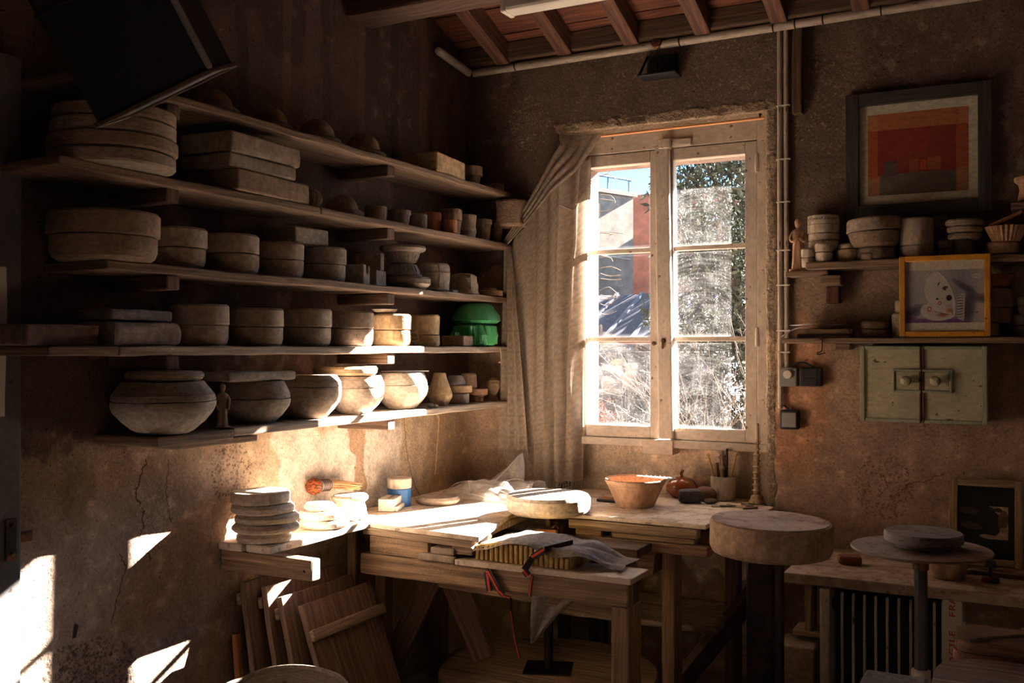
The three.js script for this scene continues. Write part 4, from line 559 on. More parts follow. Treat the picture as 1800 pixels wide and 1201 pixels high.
{ // small clay head
  const g = new THREE.SphereGeometry(1, 56, 44), p = g.attributes.position, G = (x, y, cx, cy, s) => Math.exp(-((x - cx) ** 2 + (y - cy) ** 2) / (s * s));
  for (let i = 0; i < p.count; i++) { let x = p.getX(i), y = p.getY(i), z = p.getZ(i); const f = sstep(0.1, 0.6, z); let d = 0;
    d += f * (0.20 * G(x, y, 0, -0.10, 0.13) + 0.12 * G(x, y, 0, 0.08, 0.09) - 0.13 * (G(x, y, 0.33, 0.14, 0.17) + G(x, y, -0.33, 0.14, 0.17)) + 0.05 * (G(x, y, 0.33, 0.12, 0.09) + G(x, y, -0.33, 0.12, 0.09)) + 0.09 * (G(x, y, 0.3, 0.36, 0.16) + G(x, y, -0.3, 0.36, 0.16)) + 0.08 * G(x * 0.6, y, 0, -0.42, 0.07) + 0.07 * G(x * 0.6, y, 0, -0.56, 0.07) - 0.06 * G(x * 0.5, y, 0, -0.49, 0.04) + 0.10 * G(x, y, 0, -0.82, 0.2));
    const jaw = y < 0 ? 1 + 0.28 * y : 1; p.setXYZ(i, x * 0.78 * jaw, y * 1.05, z * 0.86 * (y < 0 ? 1 + 0.1 * y : 1) + d); }
  g.computeVertexNormals(); const neck = lathe([[0.0001, -1.55], [0.62, -1.55], [0.60, -1.3], [0.42, -1.1], [0.40, -0.6], [0.2, -0.5]], { crease: 1 }); const ears = [-1, 1].map((s) => new THREE.SphereGeometry(0.16, 10, 8).scale(0.45, 1.2, 0.8).translate(0.77 * s, 0.0, -0.05));
  const hair = new THREE.TorusGeometry(0.66, 0.12, 8, 40).rotateX(1.25).translate(0, 0.52, -0.05);
  const t = thing('clay_bust', 'small clay head sculpture peeping from behind the curtain', 'sculpture', [0.155, SH[4] + 0.001 + 1.55 * 0.037, 0.055], 0.75); part(t, 'head', boxUV(rough(mergeGeometries([g, neck, ...ears, hair]), 0.02, 5, 3)).scale(0.037, 0.037, 0.037), M.clay); }

// ------------------------------------------------------------------ low shelf running into the bench
reach = 0;
{ const t = thing('low_shelf', 'low two-board shelf on the left wall with a thick end bracket', 'shelf', [0, 0.71, 0]);
  part(t, 'plank', move(rbox(0.094, 0.024, 0.62, { axis: 2, n: [2, 1, 14], amp: 0.003, b: 0.005 }), 0.049, -0.012, 1.20), M.bench); part(t, 'plank', move(rbox(0.10, 0.024, 0.60, { axis: 2, n: [2, 1, 14], amp: 0.003, b: 0.005 }), 0.149, -0.013, 1.195), M.bench);
  part(t, 'bracket', move(rbox(0.35, 0.062, 0.042, { b: 0.005, n: [8, 2, 1], amp: 0.0015 }), 0.176, -0.057, 1.475), M.beam, 'thick end bracket sawn off square'); part(t, 'nail', new THREE.SphereGeometry(0.004, 8, 6).translate(0.325, -0.06, 1.497), M.iron); }
{ const L = ['bottom disc of the five stacked on the low shelf', 'second disc of the stack of five on the low shelf', 'middle disc of the stack of five on the low shelf', 'fourth disc of the stack of five on the low shelf', 'top disc of the five stacked on the low shelf'], S = [[0.084, 0.030, 0.112, 1.425, 0.014], [0.100, 0.026, 0.125, 1.432, 0.012], [0.097, 0.027, 0.123, 1.425, 0.011], [0.095, 0.028, 0.112, 1.432, 0.010], [0.088, 0.034, 0.108, 1.437, 0.005]]; let y = 0.7105; S.forEach(([r, h, x, z, b], i) => { disc(L[i], [x, y, z], r, h, M.mouldPale, { b, bot: i === 0 ? 0.004 : b * 0.6, group: 'five discs stacked on the low shelf' }); y += h + 0.0012; }); }
{ const L = ['bottom disc of the stack of three on the low shelf', 'middle disc of the stack of three on the low shelf', 'small top disc of the stack of three on the low shelf']; let y = 0.7105; [[0.081, 0.026, 0.13, 1.158], [0.075, 0.027, 0.125, 1.165], [0.052, 0.021, 0.118, 1.168]].forEach(([r, h, x, z], i) => { disc(L[i], [x, y, z], r, h, M.mouldPale, { b: 0.008, group: 'three discs stacked on the low shelf' }); y += h + 0.0012; }); }
{ const t = thing('wrapped_jar', 'jar wrapped in crumpled paper at the end of the low shelf', 'jar', [0.112, 0.7115, 0.995]); part(t, 'jar', lathe([[0.0001, 0], [0.038, 0], [0.042, 0.02], [0.040, 0.056], [0.0001, 0.056]]), M.clay); part(t, 'wrapping', rough(sheet(48, 10, (u, v) => { const a = u * 6.2832, r = lerp(0.046, 0.054, v) * (1 + 0.10 * Math.sin(a * 9 + 3 * v)); return [r * Math.cos(a), 0.058 - v * 0.056, r * Math.sin(a)]; }), 0.006, 55, 9), std({ color: lin(0.78, 0.70, 0.56), roughness: 0.7, side: THREE.DoubleSide }), 'crumpled paper'); }
disc('flat disc lying on the paper-wrapped jar', [0.112, 0.7705, 0.995], 0.062, 0.022, M.mouldPale, { b: 0.007 });
{ const t = thing('dusting_brush', 'round dusting brush with an orange knob lying on the wrapped jar', 'brush', [0.036, 0.812, 1.03], 0); const d = V(0.02, -0.004, -0.145).normalize(); const P = (s, up = 0) => [d.x * s, d.y * s + up, d.z * s];
  part(t, 'knob', rough(new THREE.SphereGeometry(0.029, 28, 20), 0.003, 120, 4).translate(...P(-0.055, 0.012)), std({ color: lin(0.62, 0.22, 0.06), map: T.rust, bumpMap: T.grit, bumpScale: 0.004 }), 'rough orange knob'); part(t, 'ferrule', tube([P(-0.03, 0.012), P(0.01, 0.012)], 0.019, { seg: 6, rad: 14 }), M.grey, 'wire-bound grey ferrule'); for (let k = 0; k < 5; k++) part(t, 'binding', new THREE.TorusGeometry(0.0195, 0.0016, 5, 20).translate(...P(-0.024 + k * 0.008, 0.012)), M.iron);
  const q = mulberry(91), gs = []; for (let i = 0; i < 90; i++) { const a = q() * 6.28, r = Math.sqrt(q()), l = 0.11 + 0.05 * q(); gs.push(tube([[d.x * 0.01 + 0.012 * r * Math.cos(a), 0.012 + 0.012 * r * Math.sin(a), d.z * 0.01], [d.x * 0.06 + 0.018 * r * Math.cos(a), 0.008 + 0.016 * r * Math.sin(a), d.z * 0.06], [d.x * l + 0.02 * r * Math.cos(a), -0.008 + 0.014 * r * Math.sin(a), d.z * l]], 0.0013, { seg: 4, rad: 4, open: true })); } part(t, 'bristles', mergeGeometries(gs), M.bristle, 'long tawny bristles').userData.kind = 'stuff'; }
// ------------------------------------------------------------------ wheel bench under the window
function flat(pts, y0, y1, o = {}) {              // a board cut to an outline in x, z
  const s = new THREE.Shape(); pts.forEach(([x, z], i) => i ? s.lineTo(x, -z) : s.moveTo(x, -z)); s.closePath();
  const b = o.b ?? 0.002, g = new THREE.ExtrudeGeometry(s, { depth: y1 - y0 - 2 * b, bevelSize: b, bevelThickness: b, bevelOffset: -b, bevelSegments: 1 }).rotateX(-Math.PI / 2).translate(0, y0 + b, 0);
  return boxUV(g, o.axis ?? 0, 0.3, 0.2);
}
{
  const t = thing('wheel_bench', 'heavy wooden wheel bench in the corner, dusted white', 'bench');
  part(t, 'left_top', flat([[0.004, 0.006], [0.41, 0.006], [0.44, -0.125], [0.72, -0.125], [0.72, 0.44], [0.55, 0.46], [0.540, 0.62], [0.575, 0.76], [0.65, 1.045], [0.19, 1.0], [0.207, 0.895], [0.004, 0.888]], 0.686, 0.702), M.bench, 'dusty left bench top');
  part(t, 'under_layer', flat([[0.004, 0.006], [0.50, 0.006], [0.70, 0.02], [0.70, 0.43], [0.54, 0.45], [0.565, 0.76], [0.625, 1.05], [0.178, 1.01], [0.20, 0.88], [0.004, 0.88]], 0.664, 0.685), M.ply, 'second plank layer');
  part(t, 'right_top', flat([[0.722, -0.125], [1.296, -0.125], [1.296, 0.016], [1.335, 0.018], [1.335, 0.11], [1.225, 0.25], [1.222, 0.518], [0.722, 0.518]], 0.688, 0.703), M.bench, 'dusty right bench top');
  part(t, 'front_rail', move(rbox(0.475, 0.034, 0.05, { b: 0.004, n: [10, 1, 1], amp: 0.0015 }), 0.955, 0.668, 0.492), M.ply); part(t, 'front_rail', move(rbox(0.10, 0.020, 0.10, { b: 0.003 }), 0.79, 0.6395, 0.455), M.beam); part(t, 'front_rail', move(rbox(0.30, 0.018, 0.06, { b: 0.003 }), 1.03, 0.640, 0.478), M.ply);
  part(t, 'front_rail', move(rbox(0.485, 0.036, 0.06, { b: 0.004, n: [10, 1, 1], amp: 0.0015 }), 0.985, 0.611, 0.488), M.beam);
  part(t, 'side_rail', move(rbox(0.05, 0.09, 0.50, { axis: 2 }), 0.64, 0.617, 0.24), M.beam); part(t, 'side_rail', move(rbox(0.045, 0.07, 0.40, { axis: 2 }), 1.205, 0.640, 0.28), M.beamDark);
  part(t, 'corbel', move(rbox(0.055, 0.075, 0.16, { taper: 1.3, taperZ: 1 }), 1.01, 0.555, 0.44), M.beam, 'short corbel block under the rail');
  part(t, 'drawer_block', move(rbox(0.232, 0.060, 0.20, { b: 0.003, n: [4, 1, 1], amp: 0.001 }), 0.325, 0.633, 0.915), M.beam, 'thick block under the left top'); part(t, 'spacer_block', move(rbox(0.075, 0.030, 0.14, { b: 0.003 }), 0.570, 0.648, 0.945), M.ply);
  part(t, 'front_beam', move(rbox(0.965, 0.070, 0.045, { b: 0.006, n: [30, 3, 2], amp: 0.003, fr: 12 }), 0.656, 0.567, 0.998), M.beam, 'rough front beam');
  part(t, 'support_beam', move(rbox(0.45, 0.05, 0.05, { axis: 0 }), 0.35, 0.577, 0.85), M.beamDark); part(t, 'support_beam', bar([0.45, 0.525, 0.94], [1.08, 0.505, 0.94], 0.05, 0.04), M.beam);
  const leg = (x, z, y1, w, d, m) => part(t, 'leg', move(rbox(w, y1, d, { axis: 1, b: 0.004, n: [1, 12, 1], amp: 0.002 }), x, y1 / 2, z), m ?? M.beam);
  leg(1.113, 0.967, 0.531, 0.056, 0.105); leg(0.225, 0.955, 0.531, 0.04, 0.05, M.beamDark); leg(1.086, 0.462, 0.593, 0.046, 0.085); leg(0.64, 0.05, 0.57, 0.06, 0.06, M.beamDark); leg(1.20, 0.09, 0.604, 0.05, 0.06, M.beamDark); leg(0.10, 0.40, 0.663, 0.06, 0.06, M.beamDark);
  part(t, 'upright', move(rbox(0.05, 0.075, 0.055, { axis: 1 }), 1.112, 0.5665, 0.945), M.beamDark);
  part(t, 'foot_beam', bar([1.088, 0.055, 0.30], [1.088, 0.055, 0.90], 0.07, 0.10), M.beam); part(t, 'brace', bar([0.36, 0.545, 0.82], [0.14, 0.05, 0.90], 0.05, 0.075), M.beamDark); part(t, 'brace', bar([0.36, 0.545, 0.78], [0.50, 0.22, 0.74], 0.05, 0.075), M.beamDark); part(t, 'brace', bar([1.30, 0.42, 0.12], [1.02, 0.02, 0.42], 0.05, 0.06), M.beamDark);
  part(t, 'low_board', move(rbox(0.66, 0.022, 0.27, { n: [6, 1, 3], amp: 0.003 }).rotateX(0.12), 0.88, 0.315, 0.21), M.shelfPale, 'wide low board behind the flywheel');
}
solo('paper_scrap', 'folded scrap of paper on the low board under the bench', 'paper', rough(sheet(12, 8, (u, v) => [u * 0.12, 0.004 + 0.02 * u * v + 0.006 * Math.sin(u * 6), v * 0.09]), 0.003, 30, 3), std({ color: lin(0.42, 0.36, 0.31), side: THREE.DoubleSide }), [1.05, 0.345, 0.17], 0.4);
solo('wall_stick', 'narrow wooden stick standing against the wall under the low shelf', 'stick', move(rbox(0.03, 0.66, 0.022, { axis: 1 }), 0, 0.33, 0), M.beam, [0.074, 0, 0.93], 0.3);
{ // the kick wheel
  const t = thing('kick_wheel', 'kick wheel with a wide wooden flywheel below and plaster bat above', 'pottery wheel', [0.652, 0, 0.545]);
  part(t, 'flywheel', lathe(DISC(0.393, 0.05, 0.008), { seg: 80, amp: 0.001 }).translate(0, 0.095, 0), wood(0.66, 0.50, 0.38), 'broad wooden flywheel');
  part(t, 'shaft', lathe(DISC(0.017, 0.60, 0.002), { seg: 20 }).translate(0, 0.095, 0), M.darkIron); part(t, 'pivot', lathe(DISC(0.03, 0.094), { seg: 16 }), M.darkIron);
  part(t, 'iron_plate', move(rbox(0.17, 0.006, 0.15).rotateY(0.35), 0, 0.1485, 0), M.darkIron, 'square iron plate bolted on the flywheel');
  part(t, 'bearing_block', move(rbox(0.12, 0.03, 0.09, { b: 0.006 }).rotateY(0.2), 0, 0.645, 0.03), M.iron, 'rusty bearing block'); part(t, 'bearing_plank', move(rbox(0.60, 0.03, 0.14, { axis: 0 }), 0.08, 0.612, 0.04), M.beamDark);
  part(t, 'wing_nut', tube([[0.04, 0.662, 0.05], [0.055, 0.674, 0.06], [0.07, 0.668, 0.065]], 0.004), M.iron);
  part(t, 'wheel_head', lathe(DISC(0.05, 0.010), { seg: 30 }).translate(0, 0.695, 0), M.iron);
  part(t, 'plaster_bat', lathe([[0.0001, 0], [0.132, 0], [0.145, 0.008], [0.151, 0.018], [0.151, 0.054], [0.143, 0.066], [0.126, 0.068], [0.0001, 0.068]], { amp: 0.002, seg: 64 }).translate(0, 0.7058, 0), M.mouldPale, 'thick pale plaster bat');
}
// padded arm board with strap and cloth
const PX = -0.037, PY = -0.02, PZ = -0.08;          // where the front beam carries it
{ const t = thing('seat_board', 'narrow dusty board on the front beam', 'board', [PX, 0.602, PZ]); part(t, 'board', move(rbox(0.60, 0.018, 0.155, { b: 0.003 }), 0.890, 0.0095, 1.035), M.bench); }
slab('lower rough slab on the front beam left of the foam', [0.485, 0.602, 0.99], 0.145, 0.024, 0.085, M.mould, { name: 'rough_slab', g: { amp: 0.004, n: [6, 2, 4] } }); slab('upper rough slab on the front beam left of the foam', [0.503, 0.6275, 0.992], 0.09, 0.022, 0.07, M.mould, { name: 'rough_slab', g: { amp: 0.004, n: [6, 2, 4] } });
{ const t = thing('foam_pad', 'yellow ribbed foam pad strapped on the board', 'pad', [PX, 0.6215, PZ]);
  const top = (u) => 0.040 + 0.024 * Math.sin(Math.PI * Math.pow(u, 0.9)) - 0.004 * u;
  const s = new THREE.Shape(); s.moveTo(0.655, 0); s.lineTo(0.985, 0); for (let i = 20; i >= 0; i--) s.lineTo(0.655 + 0.33 * i / 20, top(i / 20)); const g = new THREE.ExtrudeGeometry(s, { depth: 0.19, bevelSize: 0.002, bevelThickness: 0.002, bevelSegments: 1 }).translate(0, 0.002, 0.895); part(t, 'core', boxUV(g), M.foam);
  for (let i = 0; i < 19; i++) { const u = (i + 0.5) / 19, h = top(u) - 0.002; part(t, 'rib', move(rbox(0.0125, h, 0.012, { b: 0.004, n: [1, 4, 1], amp: 0.0012, fr: 60 }), 0.655 + 0.33 * u, h / 2 + 0.001, 1.091), M.foam); }
  const f = (u, v) => { const x = 0.63 + u * 0.50, k = clamp((x - 0.655) / 0.33), over = sstep(0.97, 1.08, x), y = lerp(top(k) + 0.004, 0.006, over) + 0.014 * Math.sin(clamp((x - 0.93) / 0.16) * Math.PI) + (x < 0.655 ? -0.02 * (0.655 - x) / 0.025 : 0), z = lerp(0.885, 1.10, v), e = sstep(0.86, 1, v) * (1 - over); return [x + 0.006 * Math.sin(v * 9), y - e * (0.010 + 0.008 * Math.sin(u * 13)) + 0.003 * n3(u * 14, v * 9, 1, 77) + 0.0045 * Math.abs(Math.sin(u * 9 + v * 7)) * sstep(0.4, 0.8, u), z - 0.05 * over * v + 0.003 * e]; };
  const c = thing('grey_cloth', 'wrinkled grey cloth draped over the foam pad', 'cloth', [PX, 0.6245, PZ]); part(c, 'cloth', sheet(90, 36, f, { su: 0.5, sv: 0.13 }), M.cloth); part(c, 'bunched_end', rough(sheet(24, 20, (u, v) => { const a = u * 3.6 - 0.3; return [0.655 - 0.045 * v + 0.02 * Math.cos(a), 0.046 + 0.03 * Math.sin(a) * (1 - 0.4 * v) - 0.02 * v, 1.04 + 0.05 * Math.cos(a + 1.2)]; }), 0.012, 34, 8), M.cloth, 'bunched end of the cloth');
  const strap = (name, label, pts, w, grp) => { const k = thing(name, label, 'strap', [PX, PY, PZ], 0, grp); for (let i = 0; i < pts.length - 1; i++) { const [a, b] = [pts[i], pts[i + 1]], d = V(...b).sub(V(...a)).normalize(), up = V(0, 0, 1), side = d.clone().cross(up).normalize().multiplyScalar(w * 0.34); part(k, 'webbing', bar(a, b, 0.003, w, { b: 0.001 }), M.black); part(k, 'red_stripe', bar(V(...a).add(V(side.x * 0.3, side.y * 0.3, 0.0018)), V(...b).add(V(side.x * 0.3, side.y * 0.3, 0.0018)), 0.002, w * 0.36, { b: 0.0006 }), M.red); } return k; };
  strap('elastic_strap', 'black and red strap slanting over the foam pad', [[0.945, 0.702, 0.98], [0.905, 0.698, 1.103], [0.866, 0.672, 1.1075], [0.846, 0.634, 1.1225], [0.858, 0.618, 1.1195]], 0.021, 'elastic straps'); strap('elastic_strap', 'black strap round the front beam below the foam', [[0.868, 0.618, 1.1085], [0.862, 0.588, 1.1085], [0.858, 0.552, 1.1085]], 0.012, 'elastic straps');
  strap('elastic_strap', 'folded black and red strap hanging in a V on the beam', [[0.716, 0.552, 1.110], [0.706, 0.612, 1.110], [0.716, 0.616, 1.1135], [0.752, 0.560, 1.1135], [0.768, 0.548, 1.1115]], 0.020, 'elastic straps'); strap('elastic_strap', 'long loose strap end dangling below the beam', [[0.762, 0.546, 1.111], [0.792, 0.54, 1.111], [0.793, 0.50, 1.109], [0.799, 0.455, 1.107], [0.806, 0.41, 1.106], [0.822, 0.355, 1.106]], 0.009, 'elastic straps'); }
solo('hanging_rag', 'pale rag hanging under the front beam', 'rag', sheet(24, 20, (u, v) => { const w = (1 - v) ** 0.8 * 0.155 + 0.004; return [0.835 + u * w - 0.004 * v, 0.552 - v * 0.165 * (1 - 0.5 * u * (1 - v)), 1.045 + 0.014 * Math.sin(u * 8 + v * 2) * (1 - v * 0.5)]; }, { su: 0.16, sv: 0.16 }), M.cloth, [PX, PY, PZ]);
// things on the bench
const BY = 0.7035;
disc('flat plaster disc lying on the bench beside the blue tin', [0.175, 0.7025, 0.525], 0.083, 0.026, M.mould, { b: 0.01 });
{ const t = thing('plaster_brick', 'grooved plaster brick in front of the blue tin', 'brick', [0.098, 0.7025, 0.735], 0.35); part(t, 'body', move(rbox(0.06, 0.045, 0.115, { amp: 0.0015, axis: 2 }), 0, 0.023, 0), M.mouldPale); part(t, 'groove', move(rbox(0.008, 0.004, 0.08), 0.004, 0.0462, 0), M.mould); part(t, 'foot', move(rbox(0.012, 0.018, 0.10), 0.036, 0.0095, 0), M.mouldPale); }
{ const t = thing('painted_tin', 'tin painted blue below and chalky white above', 'tin', [0.078, 0.7025, 0.645]); part(t, 'blue_body', lathe(DISC(0.0445, 0.066, 0.002), { amp: 0.0005 }), M.blue); part(t, 'white_top', lathe(DISC(0.0455, 0.040, 0.004), { amp: 0.0008 }).translate(0, 0.0662, 0), M.mouldPale); }
{ // crumpled film: creased sheets with their folds
  const t = thing('plastic_bag', 'crumpled clear plastic bag on the bench beneath the curtain', 'bag', [0.30, 0.703, 0.27]);
  const crump = (s, f) => { const g = sheet(30, 24, f).toNonIndexed(), p = g.attributes.position, q = (x, y, z) => { const a = n3(x * 21, y * 21, z * 21, s), b = n3(x * 47, y * 47, z * 47, s + 5); return 0.020 * Math.abs(a) + 0.010 * Math.abs(b); }; for (let i = 0; i < p.count; i++) { const x = p.getX(i), y = p.getY(i), z = p.getZ(i), h = q(x, y, z); p.setXYZ(i, x + 0.5 * h, Math.max(0.002, y + h - 0.008), z + 0.6 * h - 0.008); } g.deleteAttribute('normal'); return toCreasedNormals(g, 0.25); };
  const fold = (pts) => part(t, 'fold', tube(pts, 0.0014, { seg: 30, rad: 5 }), M.film, 'whitish fold of the film');
  part(t, 'film', crump(21, (u, v) => { const a = u * 3.0 - 0.1; return [-0.20 + v * 0.34, 0.045 * Math.sin(a) * (0.5 + Math.sin(v * 3.1)), 0.06 + 0.09 * Math.cos(a)]; }), M.film);
  part(t, 'film', crump(37, (u, v) => { const a = u * 2.8; return [-0.05 + v * 0.20, 0.07 * Math.sin(a) * (0.5 + 0.5 * v), -0.05 + 0.08 * Math.cos(a)]; }), M.film);
  part(t, 'peak', crump(51, (u, v) => { const w = 0.012 + 0.10 * v; return [0.05 + (u - 0.5) * w * 2 - 0.07 * v, 0.165 * (1 - v) * (1 - 0.25 * Math.abs(u - 0.5)) + 0.004, -0.10 + 0.08 * v + 0.02 * Math.sin(u * 9)]; }), M.film, 'raised peak of film');
  fold([[0.05, 0.168, -0.098], [0.0, 0.10, -0.07], [-0.05, 0.04, -0.03], [-0.09, 0.01, 0.0]]); fold([[0.055, 0.166, -0.098], [0.08, 0.11, -0.07], [0.085, 0.05, -0.04], [0.06, 0.01, 0.0]]); fold([[-0.20, 0.012, 0.10], [-0.14, 0.055, 0.09], [-0.06, 0.066, 0.08], [0.02, 0.05, 0.09], [0.12, 0.02, 0.10]]); fold([[-0.17, 0.02, 0.14], [-0.09, 0.03, 0.15], [0.0, 0.022, 0.155], [0.08, 0.006, 0.15]]); fold([[0.03, 0.05, 0.06], [0.07, 0.075, 0.02], [0.11, 0.06, -0.03], [0.13, 0.03, -0.06]]); fold([[-0.12, 0.06, 0.05], [-0.07, 0.045, 0.11], [-0.05, 0.02, 0.15]]);
}
{ const t = thing('terracotta_bowl', 'wide terracotta bowl with a chalky rim', 'bowl', [0.870, BY, 0.245]); part(t, 'body', lathe([[0.0001, 0], [0.068, 0], [0.072, 0.004], [0.104, 0.078], [0.108, 0.082], [0.116, 0.100], [0.112, 0.104], [0.104, 0.100], [0.098, 0.082], [0.066, 0.014], [0.0001, 0.013]], { seg: 64, amp: 0.001 }), M.terraPale); part(t, 'slip_lining', lathe([[0.106, 0.0985], [0.100, 0.084], [0.069, 0.0165], [0.0001, 0.0155]], { seg: 64 }), M.terra, 'orange slip inside'); }
{ const t = thing('metal_rasp', 'perforated metal rasp lying across the bowl', 'rasp', [0.945, BY + 0.110, 0.225], -0.25); part(t, 'blade', move(rbox(0.15, 0.0025, 0.045), 0.0, 0, 0), M.grey); for (let i = 0; i < 22; i++) part(t, 'tooth', new THREE.ConeGeometry(0.003, 0.005, 4).translate(-0.07 + i * 0.0066, 0.003, ((i % 3) - 1) * 0.012), M.iron); }
solo('wooden_rib', 'orange wooden rib lying behind the terracotta bowl', 'tool', move(rbox(0.15, 0.006, 0.03, { taper: 0.7 }), 0, 0.003, 0), M.orangeWood, [0.745, BY + 0.0005, 0.13], -0.1); solo('metal_file', 'dark file lying left of the terracotta bowl', 'tool', rod([0, 0.006, 0], [0.09, 0.006, 0.01], 0.006), M.darkIron, [0.705, BY, 0.215], 0.1);
{ const t = thing('glazed_gourd', 'glossy orange glazed ceramic gourd', 'gourd', [0.955, BY, -0.05]); const g = lathe([[0.0001, 0], [0.036, 0], [0.058, 0.022], [0.060, 0.042], [0.046, 0.066], [0.020, 0.080], [0.0001, 0.083]], { seg: 90, crease: 3 }), p = g.attributes.position; for (let i = 0; i < p.count; i++) { const a = Math.atan2(p.getZ(i), p.getX(i)) + p.getY(i) * 9, k = 1 + 0.055 * Math.abs(Math.sin(a * 6)) ** 0.7; p.setX(i, p.getX(i) * k); p.setZ(i, p.getZ(i) * k); } part(t, 'body', toCreasedNormals(g, 1.2), M.glaze); part(t, 'stalk', tube([[0, 0.08, 0], [-0.003, 0.094, 0], [0.004, 0.104, 0.003]], 0.006), M.glaze); }
{ solo('rough_stone', 'blue-grey rough stone in front of the gourd', 'stone', rough(rbox(0.085, 0.050, 0.05, { b: 0.012, n: [6, 5, 4] }), 0.006, 30, 3).translate(0, 0.024, 0), std({ color: lin(0.17, 0.18, 0.21), map: T.chalk, bumpMap: T.grit, bumpScale: 0.006, roughness: 0.8 }), [1.03, BY + 0.002, 0.078], 0.5); solo('pink_stone', 'pinkish rounded stone behind the blue-grey one', 'stone', rough(new THREE.IcosahedronGeometry(0.036, 4), 0.005, 24, 9).scale(1.2, 0.75, 0.9), chalk(0.55, 0.36, 0.33), [1.062, BY + 0.027, -0.002], 0.2); solo('clay_crumb', 'small brown crumb of clay right of the stones', 'crumb', rough(new THREE.IcosahedronGeometry(0.018, 3), 0.004, 50, 2).scale(1.4, 0.6, 1), M.mouldDark, [1.105, BY + 0.010, 0.065]); }
{ const t = thing('tool_pot', 'pale pot holding brushes and modelling tools', 'pot', [1.12, BY, -0.055]); part(t, 'body', lathe([[0.0001, 0], [0.044, 0], [0.046, 0.003], [0.048, 0.09], [0.046, 0.093], [0.042, 0.09], [0.041, 0.012], [0.0001, 0.012]]), M.mouldPale);
  [[-0.03, 0.0, -0.062, 0.17, 0.0035, M.bristle, 'thin stick leaning left in the tool pot'], [-0.015, 0.02, -0.03, 0.145, 0.0, M.beam, 'broad wooden rib in the tool pot'], [0.0, 0.0, -0.004, 0.18, 0.006, M.mould, 'turned clay tool upright in the tool pot'], [0.012, 0.012, 0.008, 0.17, 0.004, M.iron, 'iron loop tool in the tool pot'], [0.022, 0.0, 0.024, 0.20, 0.0, M.blackMatt, 'broad dark paddle in the tool pot'], [0.028, 0.015, 0.050, 0.18, 0.004, M.bristle, 'thin brush leaning right in the tool pot'], [0.005, 0.025, 0.0, 0.125, 0.007, M.mould, 'short blunt stick at the front of the tool pot'], [-0.004, -0.015, -0.012, 0.165, 0.005, M.beam, 'wooden stick at the back of the tool pot']].forEach(([x, z, tx, h, r, m, l], i) => solo('pottery_tool', l, 'tool', r ? mergeGeometries([rod([0, 0.014, 0], [tx - x * 0.5, h, 0], r), new THREE.SphereGeometry(r * 1.7, 8, 6).translate(tx - x * 0.5, h, 0)]) : bar([0, 0.014, 0], [tx - x, h, 0], 0.026, 0.008), m, [1.12 + x * 0.6, BY, -0.055 + z * 0.6], i * 0.12 - 0.3, 'tools in the tool pot')); }
{ const t = thing('turned_spindle', 'turned wooden spindle standing in the window corner', 'spindle', [1.262, BY, -0.015]); const pts = [[0.0001, 0], [0.030, 0], [0.032, 0.006], [0.028, 0.014], [0.024, 0.018], [0.022, 0.030]]; for (let k = 0; k < 9; k++) { const y = 0.036 + k * 0.0225, r = 0.019 - k * 0.0009; pts.push([r * 0.62, y], [r * 0.66, y + 0.010], [r, y + 0.013], [r, y + 0.016], [r * 0.62, y + 0.0195]); } pts.push([0.006, 0.242], [0.0001, 0.244]); part(t, 'body', lathe(pts, { seg: 28 }), M.clay); }
[[1.19, 0.11, 0.5, 0.07, M.mould, 'pale stick at the front of the litter by the window corner'], [1.215, 0.10, -0.35, 0.085, M.ply, 'long splinter of wood by the window corner'], [1.25, 0.085, 0.15, 0.05, M.bracket, 'dark stick by the window corner'], [1.27, 0.12, 0.75, 0.06, M.ply, 'short pale stick at the right end of the bench'], [1.235, 0.055, -0.8, 0.05, M.bracket, 'dark splinter behind the pale sticks'], [1.145, 0.135, 0.2, 0.03, M.mouldPale, 'white chip left of the sticks']].forEach(([x, z, a, l, m, lab]) => solo('wood_stick', lab, 'stick', move(rbox(l, 0.008, 0.010, { b: 0.002 }), 0, 0.0042, 0), m, [x, BY, z], a));
